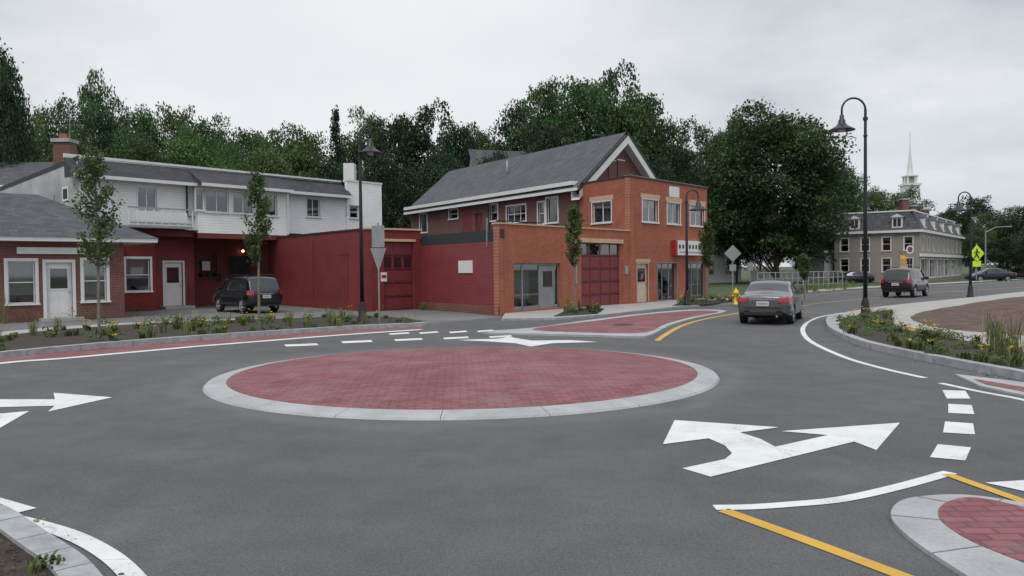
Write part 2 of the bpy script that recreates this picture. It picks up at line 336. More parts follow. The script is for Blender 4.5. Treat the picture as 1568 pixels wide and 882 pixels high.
ro=[(1277,487),(1270,494),(1276,508),(1310,525),(1350,537),(1420,552),(1500,568),(1568,581),(1700,610)]
rp=smooth(GP(ro),5)
b=MB(); b.prism(rp+GP([(1900,500),(1700,438),(1568,449),(1490,458),(1400,467),(1340,474),(1300,481)]),0,.11,SIDEW,CONC); b.build('sidewalk')
b=MB(); ribbon(b,rp,-.10,.10,0,.14,GRAN,4); b.build('granite_kerb',bevel=.012)
bedR=GP([(1287,489),(1340,477),(1364,480),(1366,494),(1392,506),(1450,517),(1568,540),(1700,565),(1700,592),(1568,568),(1500,556),(1420,541),(1350,527),(1312,516),(1284,505)],.12)
b=MB(); b.prism(bedR,.1,.135,MULCH); b.build('planting_bed')
# bare soil mound, slightly uneven
soil=smooth(GP([(1392,484),(1450,470),(1568,453),(1700,443),(1800,500),(1700,530),(1568,514),(1490,508),(1425,499)],.12),5,True)
b=MB(); cc=sum(soil,Vector((0,0)))/len(soil); rr_=[1,.94,.85,.72,.6,.45,.3,.15]
for j,t in enumerate(rr_):
    for k,p in enumerate(soil):
        q=cc.lerp(p,t); b.v.append((q.x,q.y,.10 if j==0 else .14+.08*(1-t)+random.uniform(-.03,.05)))
n_=len(soil)
for j in range(len(rr_)-1):
    for k in range(n_): k2=(k+1)%n_; b.f.append((j*n_+k,j*n_+k2,(j+1)*n_+k2,(j+1)*n_+k)); b.m.append(b.mi(DIRT))
b.f.append(tuple((len(rr_)-1)*n_+k for k in range(n_))); b.m.append(0); b.build('dirt_patch',smooth=True)
b=MB(); b.prism(GP([(1462,575),(1568,588),(1640,600),(1640,625),(1568,608),(1500,593)]),0,.03,CONC); b.build('kerb_ramp')
flat('brick_apron',GP([(1490,583),(1568,596),(1640,610),(1640,618),(1568,603),(1510,592)]),.036,PAVER)
b=MB(); b.prism(GP([(1128,465),(1230,453),(1330,445),(1450,438),(1568,431),(1700,424)])+[Vector((260,200)),Vector((20,200)),Vector((12,48))],0,.1,GRASS,GRAN); b.build('grass_verge')
b=MB(); ribbon(b,smooth(GP([(1128,463),(1230,451),(1330,443),(1450,436),(1568,429)]),5),0.1,1.9,.09,.112,SIDEW); b.build('sidewalk')
b=MB(); b.prism(GP([(768,491),(775,480),(965,465),(1083,456),(1133,456),(1130,465),(1035,472),(930,484),(850,490)]),0,.08,SIDEW,GRAN); b.build('sidewalk')
b=MB(); b.prism(GP([(848,488),(870,478),(905,474),(925,476),(915,484)]),.05,.11,MULCH); b.build('planting_bed')
b=MB(); b.prism(GP([(1030,471),(1050,464),(1090,460),(1128,459),(1126,465),(1080,469)]),.05,.11,MULCH); b.build('planting_bed')
# ------------------------------------------------------------------ facades
class Fac:
    def __init__(s,A,B,name,parent):
        s.A=Vector(A[:2]); s.B=Vector(B[:2]); s.u=(s.B-s.A).normalized(); s.L=(s.B-s.A).length
        s.inw=Vector((-s.u.y,s.u.x)); s.b=MB(); s.name=name; s.parent=parent
        s.M=Matrix(((s.u.x,s.inw.x,0,s.A.x),(s.u.y,s.inw.y,0,s.A.y),(0,0,1,0),(0,0,0,1)))
    def sz(s,px,py,dep=0):
        v=ray(px,py); A=s.A+s.inw*dep
        det=v.x*(-s.u.y)+s.u.x*v.y
        t=(A.x*(-s.u.y)+s.u.x*A.y)/det
        k=((v.x*t-A.x)*s.u.x+(v.y*t-A.y)*s.u.y)
        return k,CAMH+v.z*t
    def rect(s,x0,y0,x1,y1,dep=0):
        ym=(y0+y1)/2; xm=(x0+x1)/2
        return (s.sz(x0,ym,dep)[0],s.sz(x1,ym,dep)[0],s.sz(xm,y1,dep)[1],s.sz(xm,y0,dep)[1])
    def wall(s,s0,s1,z0,z1,mat,holes=(),th=.25,y=0):
        S=sorted({s0,s1,*[min(max(h[i],s0),s1) for h in holes for i in (0,1)]}); Z=sorted({z0,z1,*[min(max(h[i],z0),z1) for h in holes for i in (2,3)]})
        def solid(i,j):
            if i<0 or j<0 or i>=len(S)-1 or j>=len(Z)-1: return False
            cs=(S[i]+S[i+1])/2; cz=(Z[j]+Z[j+1])/2
            return not any(h[0]<cs<h[1] and h[2]<cz<h[3] for h in holes)
        b=s.b
        for i in range(len(S)-1):
            for j in range(len(Z)-1):
                if not solid(i,j): continue
                a,c,d,e=S[i],S[i+1],Z[j],Z[j+1]; f=y+th
                b.poly([(a,y,d),(c,y,d),(c,y,e),(a,y,e)],mat); b.poly([(a,f,d),(a,f,e),(c,f,e),(c,f,d)],mat)
                if not solid(i-1,j): b.poly([(a,y,d),(a,y,e),(a,f,e),(a,f,d)],mat)
                if not solid(i+1,j): b.poly([(c,y,d),(c,f,d),(c,f,e),(c,y,e)],mat)
                if not solid(i,j-1): b.poly([(a,y,d),(a,f,d),(c,f,d),(c,y,d)],mat)
                if not solid(i,j+1): b.poly([(a,y,e),(c,y,e),(c,f,e),(a,f,e)],mat)
    def win(s,r,trim=WHITE,tw=.09,cols=1,rows=2,blind=.4,inset=.09,y=0,sill=True,th=.25,lintel=None,fm=None):
        a,c,d,e=r; b=s.b; fm=fm or trim or WHITE; g=.05
        if trim and tw:
            b.box(a-tw,c+tw,y-.03,y+.02,e,e+tw,trim); b.box(a-tw,a,y-.028,y+.02,d,e,trim); b.box(c,c+tw,y-.028,y+.02,d,e,trim)
        if sill: b.box(a-tw-.03,c+tw+.03,y-.07,y+.05,d-.07,d,trim or CREAM)
        if lintel: b.box(a-tw-.12,c+tw+.12,y-.035,y+.02,e+tw+.003,e+tw+.24,lintel)
        yi=y+inset
        b.box(a,c,yi,yi+.05,d,d+g,fm); b.box(a,c,yi,yi+.05,e-g,e,fm); b.box(a,a+g,yi+.001,yi+.049,d+g,e-g,fm); b.box(c-g,c,yi+.001,yi+.049,d+g,e-g,fm)
        for i in range(1,cols):
            x=a+(c-a)*i/cols; b.box(x-.025,x+.025,yi+.003,yi+.047,d+g,e-g,fm)
        for i in range(1,rows):
            x=d+(e-d)*i/rows; b.box(a+g,c-g,yi+.005,yi+.045,x-.022,x+.022,fm)
        b.poly([(a,yi+.025,d),(c,yi+.025,d),(c,yi+.025,e),(a,yi+.025,e)],GLASS)
        if blind: b.poly([(a+.02,yi+.1,e-(e-d)*blind),(c-.02,yi+.1,e-(e-d)*blind),(c-.02,yi+.1,e),(a+.02,yi+.1,e)],BLIND)
        yb=y+th+.9; yt=y+th
        b.poly([(a-.3,yb,d-.3),(c+.3,yb,d-.3),(c+.3,yb,e+.3),(a-.3,yb,e+.3)],DARKI)
        b.poly([(a-.3,yt,d-.3),(c+.3,yt,d-.3),(c+.3,yb,d-.3),(a-.3,yb,d-.3)],DARKI); b.poly([(a-.3,yt,e+.3),(c+.3,yt,e+.3),(c+.3,yb,e+.3),(a-.3,yb,e+.3)],DARKI)
        b.poly([(a-.3,yt,d-.3),(a-.3,yb,d-.3),(a-.3,yb,e+.3),(a-.3,yt,e+.3)],DARKI); b.poly([(c+.3,yt,d-.3),(c+.3,yb,d-.3),(c+.3,yb,e+.3),(c+.3,yt,e+.3)],DARKI)
    def door(s,r,mat=WHITE,trim=WHITE,tw=.1,y=0,glass=.45,inset=.1):
        a,c,d,e=r; b=s.b
        if tw: b.box(a-tw,c+tw,y-.03,y+.02,e,e+tw,trim); b.box(a-tw,a,y-.028,y+.02,d,e,trim); b.box(c,c+tw,y-.028,y+.02,d,e,trim)
        b.box(a,c,y+inset,y+inset+.05,d,e,mat)
        w=c-a; h=e-d
        for x0,x1 in ((.12,.46),(.54,.88)): b.box(a+w*x0,a+w*x1,y+inset-.012,y+inset+.01,d+h*.08,d+h*.42,mat)
        if glass:
            b.box(a+w*.12,a+w*.88,y+inset-.015,y+inset+.01,d+h*.5,d+h*.92,mat)
            b.box(a+w*.17,a+w*.83,y+inset-.02,y+inset+.01,d+h*.53,d+h*.89,DARKI)
            b.poly([(a+w*.17,y+inset-.024,d+h*.53),(a+w*.83,y+inset-.024,d+h*.53),(a+w*.83,y+inset-.024,d+h*.89),(a+w*.17,y+inset-.024,d+h*.89)],GLASS)
        b.lathe([(0,-.04),(.03,-.03),(.03,0)],8,GALV,(a+w*.9,y+inset-.01,d+h*.46),'y')
    def garage(s,r,mat=REDD,y=0,inset=.14,rows=5,cols=4,glassrows=(3,)):
        a,c,d,e=r; b=s.b; rh=(e-d)/rows; cw=(c-a)/cols
        b.box(a,c,y+inset,y+inset+.05,d,e,mat)
        for j in range(rows):
            for i in range(cols):
                x0=a+cw*i+.07; x1=a+cw*(i+1)-.07; z0=d+rh*j+.07; z1=d+rh*(j+1)-.07
                if j in glassrows:
                    b.box(x0,x1,y+inset-.01,y+inset+.02,z0,z1,DARKI); b.poly([(x0,y+inset-.014,z0),(x1,y+inset-.014,z0),(x1,y+inset-.014,z1),(x0,y+inset-.014,z1)],GLASS)
                else: b.box(x0,x1,y+inset-.022,y+inset+.02,z0,z1,mat)
            b.box(a,c,y+inset-.03,y+inset+.02,d+rh*j-.010,d+rh*j+.010,BLACK)
    def done(s,bevel=0): return s.b.build(s.name,s.parent,s.M)
# ---- brick commercial building
E0=G(765,483); F1=G(1083,458); uf=(F1-E0).normalized(); D1=G(645,473.5); ul=(D1-E0).normalized()
bld=empty('brick_commercial_building',(E0.x,E0.y,0))
f=Fac(E0,F1,'front_facade',bld)
sE,_=f.sz(965,467); zE=3.76; zF=6.52
sw=f.rect(787,403,851,476); gd=f.rect(890,372,951,470)
gd=(gd[0],gd[1],0,gd[3])
f.wall(.004,sE,0,zE,BRICK,[(sw[0],sw[1]+.35,.15,sw[3]),(gd[0],gd[1],0,gd[3])],.3)
w1=f.rect(983,306,1007,340); w2=f.rect(1021,311,1041,343); w3=f.rect(1056,315,1078,346)
dr=f.rect(975,404,992,463); st1=f.rect(1006,403,1036,461); st2=f.rect(1051,403,1080,460); dr=(dr[0],dr[1],.12,dr[3])
f.wall(sE,f.L,0,zF,BRICK,[w1,w2,w3,dr,st1,st2],.3,y=-.02)
for w in (w1,w2,w3): f.win(w,WHITE,.05,2,1,.0 if w is w2 else .35,y=-.02,lintel=CREAM,th=.3)
f.door(dr,plain('cream_door',(.6,.52,.42),.5),CREAM,.05,y=-.02)
f.b.box(dr[0]-.15,dr[1]+.2,-.06,.02,dr[3]+.06,dr[3]+.25,CREAM)
for w in (st1,st2): f.win(w,GALV,.04,3,1,0,y=-.02,th=.3,inset=.12)
for w in (st1,st2):
    f.b.box(w[0]+.1,w[0]+(w[1]-w[0])*.4,.3,.32,w[2]+.2,w[2]+1.1,BLIND); f.b.box(w[0]+(w[1]-w[0])*.6,w[1]-.15,.32,.34,w[2]+1.2,w[3]-.3,BLIND)
f.b.box(sE-.03,f.L+.05,-.07,.35,zF,zF+.07,TAR); f.b.box(sE-.02,f.L+.04,-.06,.33,zF+.07,zF+.10,GALV)
f.b.box(-.04,sE-.03,-.05,.35,zE,zE+.06,CREAM)
r=f.rect(1030,369,1068,391); f.b.box(r[0],r[1],-.32,-.05,r[2],r[3],WHITE)
for k in range(7):
    x=r[0]+.12+(r[1]-r[0]-.24)*k/7; f.b.box(x,x+(r[1]-r[0])/14,-.325,-.3,r[2]+.36,r[2]+.58,BLACK)
f.b.box(r[0]+.2,r[1]-.2,-.325,-.3,r[2]+.12,r[2]+.2,GREYP); f.b.box(r[0]-.2,r[0],-.31,-.05,r[2],r[3],RED)
r=f.rect(1024,286,1039,302); f.b.box(r[0],r[1],-.05,.02,r[2],r[3],WHITE)
a,c,d,e=sw; c2=c+.35
for x in (a,a+(c-a)*.22,a+(c-a)*.62,c-.02,c2-.07): f.b.box(x,x+.07,.1,.16,.15,e,GALV)
f.b.box(a,c2,.1,.16,e-.08,e,GALV); f.b.box(a,c2,.1,.16,.15,.3,GALV)
f.b.poly([(a,.13,.3),(a+(c-a)*.62,.13,.3),(a+(c-a)*.62,.13,e),(a,.13,e)],GLASS)
f.b.box(a+(c-a)*.65,c-.02,.11,.15,.17,e-.1,plain('grey_door',(.25,.26,.27),.5)); f.b.box(a+(c-a)*.73,c-.12,.10,.13,1.1,e-.35,DARKI)
f.b.poly([(c+.05,.13,.3),(c2,.13,.3),(c2,.13,e),(c+.05,.13,e)],GLASS)
f.b.box(a+.1,a+(c-a)*.55,.5,.53,.6,e-.4,BLIND); f.b.box(a-.3,c2+.3,1.3,1.35,0,3.3,GREYP)
f.b.box(a-.2,c2+.2,.3,1.4,.1,.14,GREYP)
f.garage(gd,rows=5,cols=4,glassrows=(4,)); f.b.box(gd[0]-.15,gd[1]+.15,-.06,.02,gd[3]+.003,gd[3]+.2,CREAM)
f.b.box(gd[0]-.45,gd[0]-.38,-.05,.01,1.2,3.3,GREYP); f.b.box(sE-.6,sE-.35,-.12,.01,1.6,2.0,GREYP)
for s_ in (.0,c2+.1,gd[1]+.12): f.b.box(s_+.02,s_+.42,-.06,.01,0,zE-.6,BRICK)
f.done()
d=Fac(D1,E0,'side_wall',bld); zD=3.05
d.wall(0,d.L-.004,0,zD,REDS,(),.25); d.b.box(0,d.L-.02,.03,.3,zD,zD+.5,TAR)
r=d.rect(703,399,724,418); d.b.box(r[0],r[1],-.04,.01,r[2],r[3],WHITE); d.b.box(0,d.L,-.02,.01,0,.35,BRICKD)
d.b.box(d.L-.9,d.L-.82,-.05,.01,zD-.2,zD+1.0,GALV); d.done()
fl=f.A+f.u*sE; FB=fl+ul*4.24
e_=Fac(FB,fl,'upper_side_wall',bld); wr=e_.rect(907,309,936,341)
e_.wall(0,e_.L-.004,0,zF,BRICK,[wr],.3); e_.win(wr,WHITE,.06,2,1,.3,lintel=CREAM,th=.3); e_.b.box(-.03,e_.L+.03,-.05,.33,zF,zF+.07,TAR)
e_.done()
b=MB()
P=[E0+uf*.1+ul*.1,fl+ul*.1,fl+ul*9,E0+uf*.1+ul*9]; b.prism(P,3.3,3.42,TAR)
FBR=F1+ul*9; b.prism([fl+ul*.2+uf*.1,F1+ul*.2,FBR,fl+ul*9+uf*.1],6.2,6.35,TAR)
b.prism([D1+uf*.1-ul*.1,D1+uf*6,E0+uf*6+ul*1,E0+uf*.3+ul*.2],2.9,3.0,TAR)
b.build('flat_roof',bld)
rs=Fac(F1,F1+ul*9,'right_side_wall',bld); rs.wall(.004,9,0,zF,BRICK,(),.05,y=.01); rs.done()
# ---- red garage building
C0=G(563,477.5); C1=G(645,473.5); CL=G(412,466)
red=empty('red_garage_building',(C0.x,C0.y,0)); zC=3.8
f=Fac(C0,C1,'front_facade',red); g=f.rect(588,370,634,474); g=(g[0],g[1],0,g[3])
f.wall(.004,f.L,0,zC,REDB,[g],.3); f.garage(g,rows=5,cols=3,glassrows=(3,)); f.b.box(g[0]-.1,g[1]+.1,-.05,.02,g[3]+.003,g[3]+.12,CREAM)
f.b.box(-.05,f.L+.05,-.08,.3,zC,zC+.08,CREAM); r=f.rect(583,417,592,431); f.b.box(r[0],r[1],-.03,.01,r[2],r[3],WHITE); f.b.box(r[0]+.03,r[1]-.03,-.034,-.02,r[2]+.15,r[3]-.12,RED)
f.done()
f=Fac(CL,C0,'side_wall',red); f.wall(0,f.L,0,zC,REDP,(),.25); f.b.box(-.05,f.L-.1,-.05,.28,zC,zC+.07,TAR)
r=f.rect(517,390,533,472); f.b.box(r[0],r[1],-.035,.01,0.05,r[3],REDP); f.b.box(r[0]-.08,r[1]+.08,-.05,.01,r[3],r[3]+.08,REDP)
f.b.box(f.sz(480,430)[0],f.sz(481,430)[0],-.06,.01,.4,zC-.3,REDP); f.b.box(0,f.L-.02,-.04,.01,0,.4,REDB)
f.done()
b=MB(); b.prism([CL+Vector((.1,.1)),C0+Vector((.15,.3)),C1+Vector((0,.3)),C1+ul*9.5],3.6,3.68,TAR); b.build('flat_roof',red)
f=Fac(C1,C1+ul*5,'right_wall',red); f.wall(.01,5,0,zC-.01,REDP,(),.2,y=.01); f.done()
b=MB(); p=E0+uf*4+ul*5
for k in range(7): b.tube([(p.x+uf.x*k*.6,p.y+uf.y*k*.6,3.4),(p.x+uf.x*k*.6,p.y+uf.y*k*.6,4.35)],.025,6,BLACK)
b.tube([(p.x,p.y,4.35),(p.x+uf.x*3.6,p.y+uf.y*3.6,4.35)],.03,6,BLACK); b.tube([(p.x,p.y,3.9),(p.x+uf.x*3.6,p.y+uf.y*3.6,3.9)],.02,6,BLACK)
b.build('deck_railing',bld)
# ---- gabled brick building
gb=empty('brick_gabled_building',(FB.x,FB.y,0)); gl=20.3; gw=9.0; ug=Vector((.65,.76)).normalized()
GL=FB+ul*gl; f=Fac(GL,FB,'long_wall',gb); zg=6.2
holes=[]; ws=[]
for q,cols,rows,bb in (((643,327,654,356),1,1,1),((688,320,701,335),1,2,0),((728,327,739,354),1,1,0),((750,313,762,338),1,2,.5),((776,315,805,340),3,2,.3),((824,310,834,343),1,2,.3),((837,303,854,341),1,1,1)):
    r=f.rect(*q); holes.append(r); ws.append((r,cols,rows,bb))
f.wall(0,f.L+.2,0,zg+.3,BRICKG,holes,.25)
for i,(r,cc,rr,bb) in enumerate(ws):
    if i==2: f.door(r,REDD,BRICKG,.0,glass=0)
    else: f.win(r,WHITE,.09,cc,rr,bb)
f.b.box(-.3,f.L+.1,-.45,0.05,zg+.28,zg+.5,WHITE); f.b.tube([(f.L-9,-.5,zg+.2),(f.L-9,-.1,zg-.1),(f.L-9,-.08,3.3)],.05,6,BLACK)
f.b.box(f.sz(708,340)[0],f.sz(722,340)[0],-.01,.02,3.6,5.9,REDP)
f.done()
ge=Fac(FB+ug*.02,FB+ug*gw,'gable_end',gb); pk=9.75
ge.b.poly([(0,0,0),(gw,0,0),(gw,0,zg+.3),(gw/2,0,pk),(0,0,zg+.3)],BRICKG)
for q in ((931,246,941,268),(945,246,955,268)):
    r=ge.rect(*q); ge.b.box(r[0],r[1],-.05,.02,r[2]-.3,r[3],plain('brown_panel',(.16,.06,.055))); ge.b.box(r[0]-.05,r[1]+.05,-.06,.02,r[3],r[3]+.06,WHITE)
sl=(pk-zg-.3)/(gw/2)
for sgn in (-1,1):
    x0=gw/2-sgn*(gw/2+.5); z0=zg+.3-.5*sl
    for o0,o1,mt,yy in ((-.02,-.50,WHITE,-.5),(.16,-.02,TAR,-.52)):
        pts=[(x0,z0+o0),(gw/2,pk+o0),(gw/2,pk+o1),(x0,z0+o1)]
        ge.b.poly([(x,yy,z) for x,z in pts],mt); ge.b.poly([(x,yy+.55,z) for x,z in pts],mt); 
        ge.b.poly([(x0,yy,z0+o1),(gw/2,yy,pk+o1),(gw/2,yy+.55,pk+o1),(x0,yy+.55,z0+o1)],mt)
ge.done()
b=MB()
def gp(s_,t,z): p=FB+ug*s_+ul*t; return (p.x,p.y,z)
for s0,z0,s1,z1 in ((-.5,zg+.3-.5*sl,gw/2,pk),(gw+.5,zg+.3-.5*sl,gw/2,pk)):
    b.poly([gp(s0,-.5,z0+.16),gp(s1,-.5,z1+.16),gp(s1,gl+.4,z1+.16),gp(s0,gl+.4,z0+.16)],SHIN)
    b.poly([gp(s0,-.5,z0),gp(s1,-.5,z1),gp(s1,gl+.4,z1),gp(s0,gl+.4,z0)],WHITE)
    b.poly([gp(s0,-.5,z0),gp(s0,-.5,z0+.16),gp(s0,gl+.4,z0+.16),gp(s0,gl+.4,z0)],WHITE)
b.build('roof',gb)
b=MB(); q=gp(2.2,9.5,0); b.tube([(q[0],q[1],7.9),(q[0],q[1],9.2)],.07,8,GALV); b.build('vent_pipe',gb,smooth=True)
b=MB(); q=gp(7.5,3,0)
b.tube([(q[0],q[1],6.5),(q[0],q[1],10.1)],.04,6,GALV); b.build('mast_pipe',gb)
# ---- white building
wb=Vector((.64,.77)).normalized(); P430,_=atD(430,45.0); 
WA=P430-wb*10.83*1.0; WB=P430+wb*7.55
wbld=empty('white_siding_building',(WA.x,WA.y,0)); f=Fac(WA,WB,'front_facade',wbld)
z1=4.1; ze=6.45; zt=7.38
s2=f.sz(296,320)[0]; s3=f.sz(432,320)[0]; s4=f.sz(530,320)[0]
q1=f.rect(211,288,240,318); holes=[q1]
f.wall(.004,s2,z1,ze+.3,WSID,holes,.2); f.win(q1,WHITE,.07,2,1,.2)
y2=-.45
qs=[f.rect(a,c,b_,d_,y2) for a,c,b_,d_ in ((300,290,313,322),(315,292,350,325),(357,295,389,327),(397,297,424,330))]
f.wall(s2,s3,z1-.15,ze+.25,WSID,qs,.2,y=y2); 
for r in qs: f.win(r,WHITE,.07,2 if r[1]-r[0]>.8 else 1,1,.25,y=y2)
f.b.box(s2,s2+.01,y2+.2,.0,z1-.1,ze,WSID)
q3=f.rect(470,304,490,332); f.wall(s3,s4,z1+.0,ze+.2,WSID,[q3],.2); f.win(q3,WHITE,.07,2,1,0)
q4=f.rect(534,315,548,334); f.wall(s4,f.L,0,zt+.05,WSID,[q4],.2,y=-.1); f.win(q4,WHITE,.05,1,2,0,y=-.1)
for a,c,yo in ((-.4,s2-.05,0),(s2-.05,s3+.1,y2),(s3+.1,s4+.1,0)):
    yf=yo-.55; b=f.b
    b.poly([(a,yf,ze+.05),(c,yf,ze+.05),(c,.55,zt),(a,.55,zt)],SHIND)
    b.poly([(a,yf,ze-.08),(c,yf,ze-.08),(c,.3,ze-.06),(a,.3,ze-.06)],WHITE)
    b.box(a,c,yf-.03,yf+.01,ze-.1,ze+.06,WHITE)
    for x in (a,c): b.poly([(x,yf,ze-.08),(x,.5,ze-.08),(x,.55,zt),(x,yf,ze+.05)],SHIND)
f.b.box(-.4,s4+.05,.5,.6,zt-.06,zt+.14,WHITE); f.b.box(s4-.02,f.L+.05,-.13,.25,zt+.05,zt+.16,WHITE)
f.b.box(s3-.02,s3+.12,y2-.05,.02,z1-.1,ze-.1,WHITE)
x0=f.sz(183,330)[0]; x1=f.sz(280,330)[0]; yb=-1.0
f.b.box(x0,x1,yb,.0,z1+.0,z1+.12,GREYP)
for k in range(9):
    x=x0+(x1-x0)*k/8; f.b.box(x-.03,x+.03,yb,yb+.05,z1+.1,z1+.95,WHITE)
f.b.box(x0-.04,x1+.04,yb-.01,yb+.06,z1+.93,z1+1.0,GREYP); f.b.box(x0,x1,yb+.01,yb+.04,z1+.2,z1+.26,GREYP)
f.b.box(x0+.3,x1-.3,yb-.02,yb-.005,z1+.3,z1+.8,WHITE)
rA=f.sz(190,440)[0]; rB=f.sz(238,440)[0]; q=f.rect(193,396,230,446); f.wall(rA-3,rB,0,z1,REDB,[q],.2,y=.0); f.win(q,WHITE,.1,1,2,.6)
dy=1.2; d0=f.rect(252,402,280,463,dy); dd=(d0[0],d0[1],.15,d0[3]); rC=f.sz(298,440,dy)[0]
f.wall(rB-.02,rC,0,z1,REDP,[dd],.2,y=dy); f.door(dd,WHITE,WHITE,.1,y=dy); f.b.box(dd[0]-.3,dd[1]+.3,dy-.7,dy+.05,0,.14,CONC)
f.b.box(rB-.03,rB+.02,.01,dy,0,z1,REDP)
dy2=3.0; rD=s3+1; w5=f.rect(302,386,332,425,dy2); f.wall(rC-.02,rD,0,z1,REDP,[w5],.2,y=dy2); f.win(w5,REDD,.06,3,3,.0,y=dy2,fm=REDD)
f.b.box(rC-.02,rC+.02,dy+.2,dy2,0,z1,REDP)
r=f.rect(350,392,384,432,dy2); f.b.box(r[0],r[1],dy2-.03,dy2+.01,.1,r[3],DARKI); f.b.box(r[0]+.2,r[1]-.2,dy2-.04,dy2-.02,1.3,r[3]-.2,DARKI)
for q in ((309,400,321,414),(308,418,316,427),(318,418,326,427),(330,418,338,430)):
    r=f.rect(*q,dy2); f.b.box(r[0],r[1],dy2-.05,dy2+.01,r[2],r[3],WHITE if q[1]==400 else BLACK)
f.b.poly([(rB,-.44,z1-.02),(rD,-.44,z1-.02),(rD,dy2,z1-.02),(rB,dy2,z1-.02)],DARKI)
f.b.box(rB,s2,-.05,.15,z1-.35,z1,REDP)
f.b.box(s2,s3,y2+.02,y2+.15,z1-.42,z1-.15,REDP)
# lit lamp under the soffit
bm_,nt_,N_,L_,bb_=newmat('lit_bulb'); bb_.inputs['Emission Color'].default_value=(1,.72,.35,1); bb_.inputs['Emission Strength'].default_value=4
q=f.rect(371,382,376,387,dy2-.3); cx_=(q[0]+q[1])/2; f.b.lathe([(.001,-.08),(.06,-.05),(.075,0),(.06,.05),(.001,.08)],12,bm_,(cx_,dy2-.2,q[2]+.1)); f.b.box(cx_-.02,cx_+.02,dy2-.2,dy2,q[2]+.16,q[2]+.2,BLACK)
f.done()
side=Vector((-wb.y,wb.x)); f=Fac(WA+side*12,WA,'stucco_side_wall',wbld)
f.b.poly([(0,0,0),(12,0,0),(12,0,zt-.1),(0,0,6.45)],STUC)
f.b.poly([(-.1,-.03,6.38),(12.2,-.03,zt-.18),(12.2,-.03,zt+.02),(-.1,-.03,6.58)],TAR)
r=f.rect(97,286,106,308); f.b.box(r[0],r[1],-.05,.02,r[2],r[3],WHITE); f.b.box(r[0]+.1,r[1]-.1,-.06,-.03,r[2]+.1,r[3]-.1,DARKI)
r=f.rect(78,298,84,314); f.b.box(r[0],r[1],-.05,.02,r[2],r[3],GREYP); r=f.rect(42,300,56,330); f.b.box(r[0],r[1],-.05,.02,r[2],r[3],GREYP)
f.done()
b=MB(); Q=[WA+side*.5,WB+side*.3,WB+side*12,WA+side*12]
b.poly([(Q[0].x,Q[0].y,zt+.02),(Q[1].x,Q[1].y,zt+.02),(Q[2].x,Q[2].y,6.5),(Q[3].x,Q[3].y,6.5)],TAR); b.build('roof',wbld)
b=MB(); p,_=atD(104,44); b.box(p.x-.45,p.x+.45,43.6,44.4,6,9.2,BRICKD); b.box(p.x-.52,p.x+.52,43.5,44.5,9.2,9.4,CONC); b.box(p.x-.2,p.x+.2,43.8,44.2,9.4,9.7,plain('clay_pot',(.3,.12,.07)))
b.tube([(p.x+.3,44,9.3),(p.x+.3,44,10.9)],.02,5,GALV)
for z in (10.2,10.5,10.8): b.tube([(p.x-.6,44,z),(p.x+1.1,44,z)],.012,4,GALV)
b.build('chimney',wbld)
p,_=atD(538,53); b=MB(); b.box(p.x-.35,p.x+.35,52.6,53.4,6,9.1,WHITE); b.build('white_chimney',wbld)
# ---- brick house
ua=Vector((.75,.66)).normalized(); pr,_=atD(190,33.5); PL=pr-ua*9; hs=empty('brick_house',(pr.x,pr.y,0)); f=Fac(PL,pr,'front_wall',hs); zh=3.2
wA=f.rect(12,400,54,465); dA=f.rect(71,402,111,486); wB=f.rect(128,399,163,461); dA=(dA[0],dA[1],.12,dA[3])
f.wall(0,f.L-.004,0,zh,BRICKD,[wA,dA,wB],.25); f.win(wA,WHITE,.12,1,2,.8); f.win(wB,WHITE,.12,1,2,1.0); f.door(dA,WHITE,WHITE,.12); f.b.box(dA[0]-.3,dA[1]+.3,-.6,0,0,.12,CONC)
r=f.rect(25,379,131,389); f.b.box(r[0],r[1],-.15,-.02,r[2],r[3],WHITE)
f.b.box(-.5,f.L+1.1,-.65,-.5,zh,zh+.17,WHITE); f.b.box(-.5,f.L+1.1,-.5,7,zh+.001,zh+.05,WHITE); f.b.box(f.L+1.1,f.L+1.2,-.65,7,zh,zh+.17,WHITE)
dp=7.0; zr=5.35; z0=zh+.17
A_=(-.6,-.7,z0);B_=(f.L+1.25,-.7,z0);C_=(f.L+1.25,dp,z0);D_=(-.6,dp,z0);R1=(2,3.1,zr);R2=(f.L-2.6,3.1,zr)
f.b.poly([A_,B_,R2,R1],SHIN); f.b.poly([B_,C_,R2],SHIN); f.b.poly([C_,D_,R1,R2],SHIN); f.b.poly([D_,A_,R1],SHIN)
f.done(); f=Fac(pr,pr+Vector((-ua.y,ua.x))*6.5,'side_wall',hs); f.wall(.01,6.5,0,zh,BRICKD,(),.2,y=.01); f.done()
